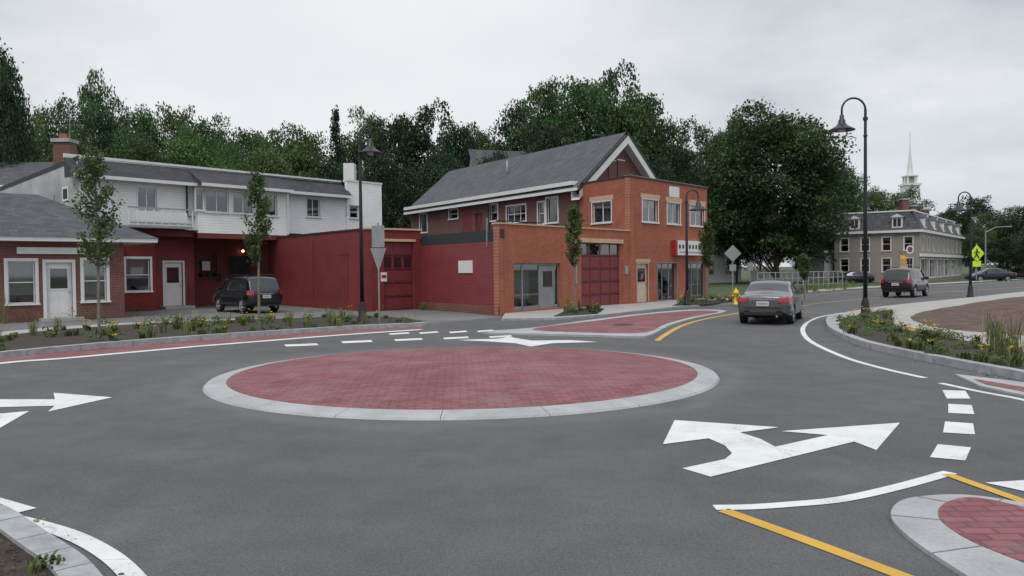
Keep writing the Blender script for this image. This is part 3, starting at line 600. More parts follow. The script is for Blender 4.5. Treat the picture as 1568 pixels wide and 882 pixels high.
def house(name,px,D,w,dep,ze_,zr_,wallm,roofm,rz=0,wins=((.2,.35),(.6,.75)),zf=(1.0,2.2)):
    p,_=atD(px,D); e=empty(name,(p.x,p.y,0),rz); Mx=e.matrix_world.copy()
    f=Fac((0,0),(w,0),'walls',e); f.M=Mx
    hl=[(w*a,w*b_,z,z+1.3) for a,b_ in wins for z in ((zf[0],) if ze_<5 else (zf[0],zf[0]+2.8))]
    f.wall(0,w,0,ze_,wallm,hl,.2)
    for h in hl: f.win(h,WHITE,.1,1,2,.4)
    f.b.poly([(w,0.0,0),(w,dep,0),(w,dep,ze_),(w,dep/2,zr_),(w,0.0,ze_)],wallm); f.b.poly([(0,0.0,0),(0,0.0,ze_),(0,dep/2,zr_),(0,dep,ze_),(0,dep,0)],wallm)
    s_=(zr_-ze_)/(dep/2)
    f.b.poly([(-.4,-.5,ze_-.5*s_+.1),(w+.4,-.5,ze_-.5*s_+.1),(w+.4,dep/2,zr_+.1),(-.4,dep/2,zr_+.1)],roofm)
    f.b.poly([(-.4,dep+.5,ze_-.5*s_+.1),(w+.4,dep+.5,ze_-.5*s_+.1),(w+.4,dep/2,zr_+.1),(-.4,dep/2,zr_+.1)],roofm)
    f.b.box(-.4,w+.4,-.56,-.48,ze_-.5*s_-.1,ze_-.5*s_+.12,WHITE)
    return f.done(),e
house('grey_house',-160,55,14,8,8.3,10.3,STUC,SHIN,.1)
house('hillside_house',738,78,6,7,10.5,14.2,STUC,SHIN,.3,zf=(5,6))
house('pale_grey_house',1072,88,5.0,8,6.0,8.0,WSID,SHIND,.2)
house('white_porch_house',1262,86,5,7,3.6,4.9,WSID,SHIND,.1)
# ---- mansard building
HC,_=atD(1408,80); hl_=Vector((-.8,.6)); hr=Vector((.6,.8)); HL=HC+hl_*8.3; HR=HC+hr*31
mb_=empty('mansard_roof_building',(HC.x,HC.y,0)); 
for nm,A,B,xs in (('left_facade',HL,HC,4),('street_facade',HC,HR,9)):
    f=Fac(A,B,nm,mb_); L_=f.L; hol=[]
    n=xs
    for i in range(n):
        x=L_*(i+.5)/n; hol.append((x-.4,x+.4,3.4,4.8)); 
        if nm=='left_facade': hol.append((x-.4,x+.4,1.2,2.6))
    if nm!='left_facade':
        for i in range(6): x=L_*(i+.5)/6; hol.append((x-2.0,x+2.0,.5,2.5))
    f.wall(.004 if nm!='left_facade' else 0,L_,0,5.3,TAN,hol,.2)
    for h in hol: f.win(h,WHITE,.08,1 if h[1]-h[0]<1 else 4,2 if h[1]-h[0]<1 else 1,.25)
    f.b.box(-.25,L_+.2,-.35,.1,5.25,5.5,WHITE)
    if nm!='left_facade': f.b.box(0,L_,-.25,0,2.75,3.05,WHITE)
    f.b.poly([(-.1,-.15,5.5),(L_+.1,-.15,5.5),(L_-.6,.8,7.45),(.6,.8,7.45)],SHIN); f.b.box(.5,L_-.5,.7,.95,7.45,7.6,WHITE)
    for i in range(2 if xs==4 else 5):
        x=L_*(i+.5)/(2 if xs==4 else 5)
        f.b.box(x-.5,x+.5,-.1,.9,5.75,6.85,WHITE); f.b.box(x-.36,x+.36,-.13,-.09,5.9,6.7,DARKI); f.b.box(x-.03,x+.03,-.15,-.12,5.9,6.7,WHITE)
        f.b.poly([(x-.65,-.25,6.85),(x+.65,-.25,6.85),(x,-.25,7.2)],WHITE); f.b.poly([(x-.65,-.25,6.85),(x,-.25,7.2),(x,.9,7.2),(x-.65,.9,6.85)],SHIN); f.b.poly([(x+.65,-.25,6.85),(x,-.25,7.2),(x,.9,7.2),(x+.65,.9,6.85)],SHIN)
    f.done()
b=MB(); b.prism([HC+hr*.8+hl_*.8,HR-hr*.8+hl_*.8,HR+hl_*7.5-hr*.8,HL-hl_*.8+hr*.8],7.3,7.42,TAR)
for t,s_ in ((3,2),(6,2.5),(14,3),(22,3)):
    p=HC+hr*t+hl_*s_; b.box(p.x-.35,p.x+.35,p.y-.35,p.y+.35,7.3,8.8,BRICKD); b.box(p.x-.42,p.x+.42,p.y-.42,p.y+.42,8.8,8.95,CONC)
b.build('roof_and_chimneys',mb_)
# ---- church steeple
p,_=atD(1393,200); ch=empty('white_church',(p.x,p.y,0)); b=MB(); x,y=p.x,p.y
b.box(x-1.7,x+1.7,y-1.7,y+1.7,0,22.0,WSID); b.box(x-2.0,x+2.0,y-2.0,y+2.0,22.0,22.5,WHITE)
for sx in (-1.1,1.1):
    for sy in (-1.1,1.1): b.box(x+sx-.2,x+sx+.2,y+sy-.2,y+sy+.2,22.5,24.3,WHITE)
b.box(x-.8,x+.8,y-.8,y+.8,22.5,24.3,GREYP); b.box(x-1.5,x+1.5,y-1.5,y+1.5,24.3,24.6,WHITE)
b.lathe([(.95,24.6),(.7,26),(.05,33.0)],8,WHITE,(x,y,0)); b.tube([(x,y,33),(x,y,35.5)],.06,5,GALV); b.box(x-8,x+8,y+2.5,y+25,0,12,WSID); b.build('steeple_and_nave',ch)
# ------------------------------------------------------------------ trees
def leaves_to_mesh(name,C,size,tint,tb,leafmat,up=.45):
    N=len(C); n=np.random.normal(size=(N,3)); n[:,2]=np.abs(n[:,2])+up; n/=np.linalg.norm(n,axis=1)[:,None]
    r=np.random.normal(size=(N,3)); a=np.cross(n,r); a/=np.linalg.norm(a,axis=1)[:,None]; b=np.cross(n,a)
    s=(size*np.random.uniform(.6,1.25,N))[:,None]
    V=np.stack([C-a*s,C-b*s*.6+n*s*.1,C+a*s,C+b*s*.6+n*s*.1],1).reshape(-1,3)
    n0=len(tb.v); vs=tb.v+V.tolist(); F_=(np.arange(N*4).reshape(-1,4)+n0).tolist()
    me=bpy.data.meshes.new(name); me.from_pydata(vs,[],tb.f+F_)
    for m in tb.mats: me.materials.append(m)
    me.materials.append(leafmat); me.polygons.foreach_set('material_index',tb.m+[len(tb.mats)]*N)
    at=me.attributes.new('tint','FLOAT','POINT'); at.data.foreach_set('value',np.concatenate([np.zeros(n0),np.repeat(np.clip(tint,0,1),4)]).astype(np.float32))
    me.update(); return me
def broadleaf(name,h,cr,z0,ncl,nl,leaf,seed,mat=LEAF,bark=BARK):
    rs=np.random.RandomState(seed); zc=(h+z0)/2; rz=(h-z0)/2; C=[];T=[]; tb=MB(); cen=[]
    lob=rs.uniform(0,6.28,6)
    for k in range(ncl):
        d=rs.normal(size=3); d/=np.linalg.norm(d)
        # superellipsoid: fuller shoulders than a plain ellipsoid
        d=d/ (np.sum(np.abs(d)**2.6)**(1/2.6))
        rr=rs.uniform(.45,.86)
        az=math.atan2(d[1],d[0]); m=1+.11*math.sin(2*az+lob[0])+.08*math.sin(3*az+lob[1]+3*d[2])
        zf=d[2]*rr; wid=(1-.20*max(zf,0)) 
        c=np.array([d[0]*cr*rr*m*wid,d[1]*cr*rr*m*wid,zc+zf*rz*(1+.07*math.sin(az*2+lob[2]))]); cen.append(c)
        rc=cr*rs.uniform(.13,.28); n=int(nl*(rc/(cr*.2))**2)
        v=rs.normal(size=(n,3)); v/=np.linalg.norm(v,axis=1)[:,None]; v[:,2]=np.where(v[:,2]<-.35,-v[:,2],v[:,2])
        q=c+v*(rc*np.clip(rs.normal(.92,.20,n),.3,1.5))[:,None]*np.array([1,1,.75]); C.append(q); T.append(np.full(n,rs.uniform(.05,.8))+rs.normal(size=n)*.18)
    tr=h*.016
    tb.tube([(0,0,0),(0.02*h,0,z0),(0,0.01*h,zc),(0,0,h*.8)],[tr*1.3,tr,tr*.6,tr*.15],8,bark)
    for c in cen[::max(1,ncl//16)]:
        zb=max(z0*.8,c[2]-rz*.7); tb.tube([(0,0,zb),(c[0]*.5,c[1]*.5,(zb+c[2])/2-.02*h),tuple(c)],[tr*.45,tr*.25,tr*.08],5,bark,False)
    return leaves_to_mesh(name,np.concatenate(C),leaf,np.concatenate(T),tb,mat)
def conifer(name,h,r,seed,n=9000,leaf=.26):
    rs=np.random.RandomState(seed); tb=MB(); tb.tube([(0,0,0),(0,0,h*.95)],[h*.014,.03],7,BARK); C=[];T=[]
    nt_=16
    for t in range(nt_):
        z=h*(.1+.88*t/nt_); R_=r*(1-t/nt_)**.7+.35
        for k in range(9):
            az=rs.uniform(0,6.28); L_=R_*rs.uniform(.7,1.15); m=int(n/nt_/9*(.4+1.2*(1-t/nt_)))+6
            u=rs.uniform(.1,1,m); w=rs.normal(size=m)*.25*R_*(1-u*.6)
            C.append(np.stack([math.cos(az)*u*L_-math.sin(az)*w,math.sin(az)*u*L_+math.cos(az)*w,z-u*u*L_*.2+rs.normal(size=m)*.35],1)); T.append(rs.uniform(0,1,m))
    return leaves_to_mesh(name,np.concatenate(C),leaf,np.concatenate(T),tb,LEAFC,.8)
BR=[broadleaf('broadleaf_mesh_%d'%i,20,8.2+.5*(i%3),1.5+(i%2),125,135,.25,11+i) for i in range(5)]
CON=conifer('conifer_mesh',20,5.2,3)
def place(me,name,px,D,topy,wpx,base_h=19.6,base_w=16.0,z=0,col=None):
    p,zt_=atD(px,D,topy); o=bpy.data.objects.new(name,me); scene.collection.objects.link(o)
    sz=(zt_-z)/base_h; sx=(wpx/FPX*D)/base_w; o.location=(p.x,p.y,z); o.scale=(sx,sx,sz); o.rotation_euler=(0,0,random.uniform(0,6.28))
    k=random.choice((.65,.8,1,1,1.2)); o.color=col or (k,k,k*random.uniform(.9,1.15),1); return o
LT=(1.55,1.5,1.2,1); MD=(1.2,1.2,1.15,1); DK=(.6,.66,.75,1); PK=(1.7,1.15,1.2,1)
T=[(2,60,62,72,0,DK),(-40,62,40,120,1,DK),(138,98,116,80,2,MD),(88,90,150,75,3,MD),(48,85,178,80,4,LT),(172,96,150,60,0,DK),(210,95,168,76,1,MD),(262,104,156,85,4,PK),(320,90,178,85,2,MD),(375,92,172,95,0,MD),(428,88,194,95,3,LT),(300,75,203,100,1,LT),(220,72,208,90,4,MD),(120,75,208,90,3,MD),(30,75,208,80,2,DK),
 (470,88,201,85,1,LT),(560,92,172,80,2,MD),(605,88,157,92,0,None),(655,86,158,105,3,None),(700,84,180,80,4,DK),(735,95,200,75,1,MD),(765,92,192,66,0,LT),(800,90,155,85,2,None),(842,88,122,95,4,None),(885,86,88,122,0,MD),(938,88,102,112,3,None),(978,86,143,95,1,MD),(1012,84,182,82,2,None),(1038,88,210,60,4,MD),
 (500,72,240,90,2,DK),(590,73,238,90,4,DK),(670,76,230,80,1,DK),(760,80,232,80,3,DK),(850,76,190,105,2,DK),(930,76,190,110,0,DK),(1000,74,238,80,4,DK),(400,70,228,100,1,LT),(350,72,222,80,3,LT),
 (1072,95,186,85,3,MD),(1125,100,180,75,1,MD),(1092,96,235,64,0,None),(1300,110,262,50,2,MD),
 (1345,150,290,50,1,MD),(1390,160,287,60,3,MD),(1460,140,308,50,0,None),(1490,130,298,60,4,None),(1530,120,320,65,2,MD),(1575,115,314,75,1,None),(1620,120,300,90,3,None),(1440,150,332,50,4,MD),(1500,105,348,50,3,MD),(1545,100,355,50,0,DK),(1590,95,352,60,2,None),(1250,120,330,80,3,DK),(1330,130,332,60,2,DK)]
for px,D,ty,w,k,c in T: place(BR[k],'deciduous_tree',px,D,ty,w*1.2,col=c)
place(CON,'conifer_tree',513,82,157,66,20,10.5)
BIG=broadleaf('big_tree_mesh',19.4,8.1,.9,230,225,.20,77)
place(BIG,'maple_tree',1188,80,160,206,19.2,15.6,col=(.9,.92,.88,1))
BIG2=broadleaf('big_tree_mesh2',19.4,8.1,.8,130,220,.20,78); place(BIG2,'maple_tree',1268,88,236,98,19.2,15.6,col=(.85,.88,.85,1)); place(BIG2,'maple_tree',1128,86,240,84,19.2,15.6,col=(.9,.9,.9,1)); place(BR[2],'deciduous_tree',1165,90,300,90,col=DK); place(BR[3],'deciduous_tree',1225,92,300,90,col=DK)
def sapling(name,px,py,topy,crownbot,wpx,seed):
    p=G(px,py); D=p.y; _,h=atD(px,D,topy); _,zb=atD(px,D,crownbot); w=wpx/FPX*D/2; rs=np.random.RandomState(seed)
    tb=MB(); tb.tube([(0,0,0),(.02,0,zb),(0,.02,(zb+h)/2),(0,0,h*.98)],[.045,.035,.02,.006],7,BARKL); C=[];T_=[]
    nb=46
    for k in range(nb):
        t=(k+rs.rand())/nb; z=zb+(h-zb)*t*.97; R_=w*(math.sin(math.pi*min(1,(t*.82+.14)))**.7)*rs.uniform(.65,1.2); az=rs.uniform(0,6.28)
        tip=np.array([math.cos(az)*R_,math.sin(az)*R_,z+R_*.9]); tb.tube([(0,0,z-.1),tuple(tip*.6+np.array([0,0,z-.1])*.4),tuple(tip)],[.012,.008,.003],4,BARKL,False)
        m=62; u=rs.uniform(.25,1.05,m)[:,None]; C.append(np.array([0,0,z-.1])*(1-u)+tip*u+rs.normal(size=(m,3))*w*.15); T_.append(rs.uniform(.1,1)*.6+rs.uniform(0,.4,m))
    me=leaves_to_mesh(name,np.concatenate(C),.055,np.concatenate(T_),tb,LEAFY,.2); o=bpy.data.objects.new(name,me); scene.collection.objects.link(o); o.location=(p.x,p.y,.1)
sapling('young_street_tree',152,522,243,415,62,1); sapling('young_street_tree',397,507,272,405,44,2); sapling('young_street_tree',880,482,318,412,26,3); sapling('young_street_tree',1083,467,345,412,24,4); sapling('young_street_tree',1232,462,395,430,20,5)
# ------------------------------------------------------------------ bed plants
def inpoly(p,poly):
    c=False; n=len(poly)
    for i in range(n):
        a,b_=poly[i],poly[i-1]
        if (a[1]>p[1])!=(b_[1]>p[1]) and p[0]<(b_[0]-a[0])*(p[1]-a[1])/(b_[1]-a[1])+a[0]: c=not c
    return c
def plants(name,pts,z,hmax=.55,flower=.3,kinds=None,fl=FLY,blades=36):
    V=[];Fc=[];Mi=[];Ti=[]; rs=random
    for p in pts:
        kind=rs.choices(('lily','grass','shrub'),kinds or (5,1,4))[0]; H_=hmax*rs.uniform(.45,1.2); tb=rs.uniform(.1,.8)
        nb=blades if kind!='shrub' else int(blades*2.4)
        for k in range(nb):
            az=rs.uniform(0,6.283); ca,sa=math.cos(az),math.sin(az); n=len(V)
            if kind=='shrub':
                r=H_*.55*math.sqrt(rs.random()); zz=z+H_*.75*rs.random()*(1-(r/(H_*.6))**2*.5); s=.022+.025*rs.random(); x=p[0]+ca*r;y=p[1]+sa*r
                a=Vector((rs.gauss(0,1),rs.gauss(0,1),rs.gauss(0,.6))).normalized()*s; b_=a.orthogonal().normalized()*s*.6
                for q in (a,b_,-a,-b_): V.append((x+q.x,y+q.y,zz+q.z))
                Fc.append((n,n+1,n+2,n+3)); Mi.append(0); Ti+=[tb*.7+rs.uniform(-.1,.3)]*4; continue
            h=H_*rs.uniform(.55,1.1)*(1.25 if kind=='grass' else .85); le=h*rs.uniform(.15,.95)*(.45 if kind=='grass' else 1); w=.012 if kind=='lily' else .006
            x0=p[0]+rs.gauss(0,.05);y0=p[1]+rs.gauss(0,.05); px_,py_=-sa*w,ca*w
            for (t,ww) in ((0,1),(.5,1),(.85,.7),(1,.1)):
                x=x0+ca*le*t*t; y=y0+sa*le*t*t; zz=z+h*(t-.35*t*t*t*(1 if kind=='lily' else .2)); V.append((x-px_*ww,y-py_*ww,zz)); V.append((x+px_*ww,y+py_*ww,zz))
            for j in range(3): Fc.append((n+2*j,n+2*j+1,n+2*j+3,n+2*j+2)); Mi.append(2 if kind=='grass' and k%3==0 else 0)
            Ti+=[min(1,max(0,tb+rs.uniform(-.2,.3)))]*8
        if rs.random()<flower:
            for k in range(rs.randint(2,6)):
                az=rs.uniform(0,6.28); r=H_*.5*rs.random(); x=p[0]+math.cos(az)*r;y=p[1]+math.sin(az)*r; zz=z+H_*rs.uniform(.75,1.05)
                for m in range(5):
                    a=m*1.2566+az; n=len(V); s=.045
                    V+=[(x,y,zz),(x+math.cos(a-.4)*s*.7,y+math.sin(a-.4)*s*.7,zz+.03),(x+math.cos(a)*s,y+math.sin(a)*s,zz+.035),(x+math.cos(a+.4)*s*.7,y+math.sin(a+.4)*s*.7,zz+.03)]
                    Fc.append((n,n+1,n+2,n+3)); Mi.append(1); Ti+=[.5]*4
    me=bpy.data.meshes.new(name); me.from_pydata(V,[],Fc)
    for m in (BLADE,fl,TANW): me.materials.append(m)
    me.polygons.foreach_set('material_index',Mi); at=me.attributes.new('tint','FLOAT','POINT'); at.data.foreach_set('value',Ti); me.update()
    o=bpy.data.objects.new(name,me); scene.collection.objects.link(o); return o
def scatter(poly,n):
    xs=[p[0] for p in poly]; ys=[p[1] for p in poly]; out=[]; g=0
    while len(out)<n and g<n*60:
        g+=1; p=(random.uniform(min(xs),max(xs)),random.uniform(min(ys),max(ys)))
        if inpoly(p,poly): out.append(p)
    return out
bedL=smooth(GP(low),5)+GP(up)
plants('flower_bed_plants',scatter(bedL,105),.1,.42,.35)
plants('flower_bed_plants',scatter(bedR,105),.13,.38,.35)
plants('flower_bed_plants',scatter(GP([(848,488),(870,478),(905,474),(925,476),(915,484)]),22),.1,.42,.3)
plants('flower_bed_plants',scatter(GP([(1030,471),(1050,464),(1090,460),(1128,459),(1126,465),(1080,469)]),36),.1,.42,.5)
plants('flower_bed_plants',scatter([(p.x,p.y) for p in GP([(-120,800),(-40,812),(-5,825),(45,860),(90,890),(40,930),(-120,930)])],12),.09,.13,.0,(3,0,2),blades=26)
plants('ornamental_grass',scatter(GP([(1490,522),(1568,535),(1568,558),(1510,548)],.12),9),.13,.6,.1,(0,5,0))
plants('ornamental_grass',scatter(GP([(215,505),(330,498),(330,512),(215,522)],.12),7)+scatter(GP([(430,497),(520,491),(520,502),(430,506)],.1),7),.1,.55,.1,(0,5,0))
plants('foundation_plants',[tuple(G(x,y)) for x,y in ((20,492),(40,494),(55,492),(8,496),(65,488),(120,492),(135,490),(150,489),(30,490))],0,.9,.1,(1,1,5))
plants('foundation_plants',[tuple(G(x,y)) for x,y in ((205,477),(215,476),(198,478),(225,475))],0,.8,.6,(0,2,5))
plants('red_rose_bush',[tuple(G(x,y)) for x,y in ((650,474),(656,474),(661,475),(646,475))],0,.8,1.0,(0,0,5),fl=FLR)
plants('roadside_weeds',scatter(GP([(1180,452),(1235,449),(1300,443),(1310,438),(1240,441),(1180,446)],.1),90),.1,.8,.1,(1,2,5))
# loose grit and leaf litter at kerb edges
b=MB()
for k in range(420):
    t=random.choice((lp,rp,nbed)); q=random.choice(t); s=random.uniform(.006,.018); x=q.x+random.gauss(0,.25); y=q.y-abs(random.gauss(.2,.17))
    b.box(x-s,x+s,y-s*.7,y+s*.7,.0,.012+s*.3,random.choice((TANW,GRAN,BARK)))
b.build('loose_gravel')
# mulch chips in the near bed
b=MB()
for k in range(900):
    q=random.choice(nbed); x=q.x-abs(random.gauss(.35,.3))-.08; y=q.y-random.uniform(0,.25); s=random.uniform(.008,.025); a=random.uniform(0,3.14); dx,dy_=math.cos(a)*s,math.sin(a)*s; z=.094+random.uniform(0,.02)
    b.poly([(x-dx,y-dy_,z),(x+dy_*.3,y-dx*.3,z+.008),(x+dx,y+dy_,z+.002),(x-dy_*.3,y+dx*.3,z+.006)],random.choice((BARK,MULCH,BARK)))
b.build('mulch_chips')
# ------------------------------------------------------------------ street lamps
def lamp(px,py,topy,side,wpx):
    p=G(px,py,.1); D=p.y; _,h=atD(px,D,topy); w=wpx/FPX*D; r=w/2
    e=empty('street_lamp',(p.x,p.y,.1)); b=MB()
    b.lathe([(.19,0),(.19,.05),(.15,.12),(.13,.5),(.10,.62),(.085,.7)],16,IRON); hh=h-.1
    z1_=hh-r
    pts=[(0,0,.6),(0,0,hh*.5),(0,0,z1_)]; rad=[.075,.062,.045]
    for k in range(1,15):
        a=math.pi*k/14; pts.append((side*(r-r*math.cos(a)),0,z1_+r*math.sin(a))); rad.append(.034)
    pts.append((side*w,0,z1_-.18)); rad.append(.034)
    b.tube(pts,rad,12,IRON); b.lathe([(.08,-.05),(.08,.05)],12,IRON,(0,0,z1_-.3)); b.tube([(0,0,z1_-.9),(0,0,z1_-.85)],.07,12,IRON)
    b.build('pole',e,M=e.matrix_world.copy(),smooth=True)
    b=MB(); c=(side*w,0,z1_-.18)
    b.lathe([(.05,.02),(.07,0),(.075,-.12),(.11,-.16),(.12,-.26),(.18,-.34),(.32,-.43),(.42,-.48),(.43,-.51),(.38,-.50),(.2,-.44),(.1,-.38)],24,IRON,c)
    b.lathe([(.02,-.36),(.10,-.40),(.13,-.48),(.09,-.56),(0.001,-.58)],16,plain('frosted_lens',(.5,.5,.48),.3),c)
    b.build('bell_shade',e,M=e.matrix_world.copy(),smooth=True)
    return e
lamp(555,492,197,1,16); lamp(1325,487,150,-1,36); lamp(1052,467,291,1,18); lamp(1486,455,294,-1,19) 
p,_=atD(1509,95); _,h=atD(1509,95,352); b=MB(); b.tube([(0,0,0),(0,0,h)],[.12,.08],8,GALV); b.tube([(0,0,h-.3),(1.2,0,h+.3),(2.6,0,h+.4)],.05,6,GALV); b.box(2.3,3.1,-.15,.15,h+.3,h+.45,GALV); b.build('highway_light',loc=(p.x,p.y,0))
# ------------------------------------------------------------------ signs
def sign(name,px,py,topy,panels,mat_post=GALV,rz=0,pr_=.03):
    p=G(px,py,.1); D=p.y; _,h=atD(px,D,topy); e=empty(name,(p.x,p.y,.08),rz); b=MB(); b.tube([(0,0,0),(0,0,h)],pr_,8,mat_post); b.build('post',e,M=e.matrix_world.copy())
    b=MB()
    for (cy,shape,w,hh,mat,y) in panels:
        _,z=atD(px,D,cy); z-=.08; w=w/FPX*D; hh=hh/FPX*D; yy=-.04+y
        if shape=='rect': pts=[(-w/2,-hh/2),(w/2,-hh/2),(w/2,hh/2),(-w/2,hh/2)]
        elif shape=='dia': pts=[(0,-hh/2),(w/2,0),(0,hh/2),(-w/2,0)]
        elif shape=='tri': pts=[(0,-hh/2),(w/2,hh/2),(-w/2,hh/2)]
        elif shape=='rnd': pts=[(w/2*math.cos(i*.3927),hh/2*math.sin(i*.3927)) for i in range(16)]
        n=len(pts); b.poly([(x,yy,z+v) for x,v in pts],mat); b.poly([(x,yy+.006,z+v) for x,v in pts][::-1],SIGNB)
        for i in range(n): q,r_=pts[i],pts[(i+1)%n]; b.poly([(q[0],yy,z+q[1]),(q[0],yy+.006,z+q[1]),(r_[0],yy+.006,z+r_[1]),(r_[0],yy,z+r_[1])],SIGNB)
    b.build('panel',e,M=e.matrix_world.copy()); return e
sign('traffic_sign',581,495,345,[(362,'rect',19,33,SIGNB,0),(398,'tri',24,36,SIGNB,-.01)],rz=.1)
sign('diamond_traffic_sign',1122,466,378,[(388,'dia',26,26,SIGNB,0),(410,'rect',10,10,SIGNB,0)])
sign('traffic_sign',1149,449,401,[(408,'rect',9,12,SIGNB,0)])
sp=sign('pedestrian_crossing_sign',1495,452,374,[(388,'dia',23,27,FLUO,0),(404,'rect',13,9,FLUO,0)])
pp=G(1495,452,.1); D=pp.y; _,zc_=atD(1495,D,388); b=MB(); b.lathe([(0.001,-.001),(.05,-.001)],10,BLACK,(pp.x,pp.y-.05,zc_+.24),'y')
b.tube([(pp.x,pp.y-.05,zc_+.18),(pp.x-.02,pp.y-.05,zc_-.03),(pp.x+.12,pp.y-.05,zc_-.28)],[.045,.045,.03],6,BLACK); b.tube([(pp.x-.02,pp.y-.05,zc_-.03),(pp.x-.15,pp.y-.05,zc_-.28)],.03,6,BLACK)
b.tube([(pp.x-.15,pp.y-.05,zc_+.0),(pp.x,pp.y-.05,zc_+.14),(pp.x+.16,pp.y-.05,zc_+.02)],.025,6,BLACK); b.build('walking_symbol',sp)
sign('round_shop_sign',1393,436,376,[(382,'rnd',12,13,WHITE,0),(382,'rnd',8,9,BRICKD,-.012)])
p,_=atD(1378,75); b=MB(); b.tube([(0,0,0),(0,0,3),(-.3,0,3.3)],.03,6,GALV)
for k in range(6): z=1.0+k*.36; b.poly([(0,0,z),(.9-.05*k-(.3 if k==5 else 0),0.02,z-.1),(.85-.09*k-(.5 if k==5 else 0),.02,z+.26),(0,0,z+.36)],(ORANGE,YEL,GREYP,ORANGE,YEL,RED)[k])
b.build('feather_banner',loc=(p.x,p.y,.1))
p=G(1127,466,.1); b=MB(); b.lathe([(.16,0),(.16,.05),(.11,.06),(.11,.5),(.15,.52),(.15,.56),(.12,.62),(.07,.7),(.03,.74),(.03,.79),(.001,.8)],16,YEL)
b.lathe([(.06,-.2),(.06,.2)],10,YEL,(0,0,.42),'y'); b.tube([(-.2,0,.42),(.2,0,.42)],.055,10,YEL); b.build('fire_hydrant',loc=(p.x,p.y,.1),smooth=True)
p=G(522,472); b=MB()
for k in range(3): b.box(-.8,.8,-.2+k*.14,-.1+k*.14,.43,.47,BARK)
for z in (.6,.75): b.box(-.8,.8,.24,.27,z,z+.1,BARK)
for x in (-.7,.7): b.box(x-.03,x+.03,-.18,.26,.38,.43,BLACK); b.box(x-.03,x+.03,-.18,-.12,0,.4,BLACK); b.box(x-.03,x+.03,.2,.26,0,.85,BLACK)
b.build('bench',M=Matrix.Translation((p.x,p.y,0))@Matrix.Rotation(-.9,4,'Z'))
b=MB(); A=G(1160,448,.1);B=G(1290,441,.1); n=16
for k in range(n+1):
    q=A.lerp(B,k/n); b.tube([(q.x,q.y,.1),(q.x,q.y,1.5)],.04,6,GREYP)
for z in (.5,1.0,1.45): b.tube([(A.x,A.y,z),(B.x,B.y,z)],.025,5,GREYP)
b.build('metal_fence')
b=MB(); A,_=atD(1150,88);B,_=atD(1240,88)
for k in range(40):
    q=A.lerp(B,k/39); b.box(q.x-.06,q.x+.06,q.y-.02,q.y+.02,.1,1.5,WHITE)
b.box(A.x,B.x,A.y+.02,A.y+.06,1.1,1.2,WHITE); b.build('picket_fence')
# ------------------------------------------------------------------ cars
TYRE=plain('tyre_rubber',(.018,.018,.018),.85,.1); RIM=plain('alloy_rim',(.42,.43,.44),.35,.05,metal=.7)
def carglass():
    m,nt,N,L,b=newmat('car_glass'); b.inputs['Base Color'].default_value=(.018,.022,.024,1); b.inputs['Roughness'].default_value=.05; b.inputs['Specular IOR Level'].default_value=.7; return m
CARG=carglass()
def carpaint(name,c):
    m,nt,N,L,b=newmat(name); b.inputs['Metallic'].default_value=.45; b.inputs['Roughness'].default_value=.32; b.inputs['Coat Weight'].default_value=.7; b.inputs['Coat Roughness'].default_value=.06
    o=objc(nt); g=noise(nt,o,2.5,4); cc=mixrgb(nt,ramp(nt,g,.3,.8),c,sc(c,.8)); L.new(cc,b.inputs['Base Color']); return m
def tail():
    m,nt,N,L,b=newmat('tail_lamp_red'); b.inputs['Base Color'].default_value=(.42,.010,.012,1); b.inputs['Roughness'].default_value=.15; b.inputs['Coat Weight'].default_value=.5; return m
TAIL=tail(); 
SED=dict(L=4.75,st=[(0,.36,.60,.74,.66,.90,.56,.93),(.10,.27,.80,.87,.80,.965,.70,1.00),(.5,.22,.86,.91,.85,.975,.74,1.045),(.78,.2,.88,.915,.86,.975,.75,1.06),(1.38,.2,.88,.915,.865,.97,.62,1.41),(1.55,.2,.88,.915,.865,.97,.625,1.45),(2.03,.2,.88,.915,.865,.96,.63,1.475),(2.12,.2,.88,.915,.865,.96,.63,1.475),(2.55,.2,.88,.915,.865,.955,.625,1.45),(2.72,.2,.88,.915,.865,.95,.62,1.41),(3.45,.2,.87,.91,.85,.93,.74,1.01),(4.2,.22,.85,.89,.82,.84,.70,.90),(4.62,.26,.78,.82,.74,.70,.6,.74),(4.75,.34,.6,.7,.62,.6,.5,.63)],
  rear=(3,4),front=(9,10),side=[(4,5),(5,6),(7,8),(8,9),(9,10)],wh=(.98,3.72),r=.325,tl=(.77,.91))
SUVD=dict(L=4.45,st=[(0,.45,.70,.80,.74,.98,.66,1.02),(.09,.36,.83,.88,.83,1.05,.76,1.11),(.36,.32,.86,.90,.845,1.06,.69,1.66),(.52,.32,.87,.90,.85,1.06,.69,1.71),(1.3,.3,.87,.90,.85,1.06,.70,1.74),(1.40,.3,.87,.90,.85,1.06,.70,1.74),(2.2,.3,.87,.90,.85,1.05,.69,1.735),(2.28,.3,.87,.90,.85,1.05,.69,1.735),(2.75,.3,.87,.90,.85,1.04,.68,1.70),(2.9,.3,.87,.90,.85,1.04,.67,1.65),(3.45,.3,.86,.90,.84,1.03,.75,1.13),(4.05,.32,.85,.88,.82,.95,.72,1.03),(4.36,.36,.8,.83,.76,.82,.64,.88),(4.45,.42,.66,.74,.68,.7,.56,.76)],
  rear=(1,2),front=(9,10),side=[(3,4),(5,6),(7,8),(8,9),(9,10)],wh=(.85,3.5),r=.36,tl=(.88,1.08))
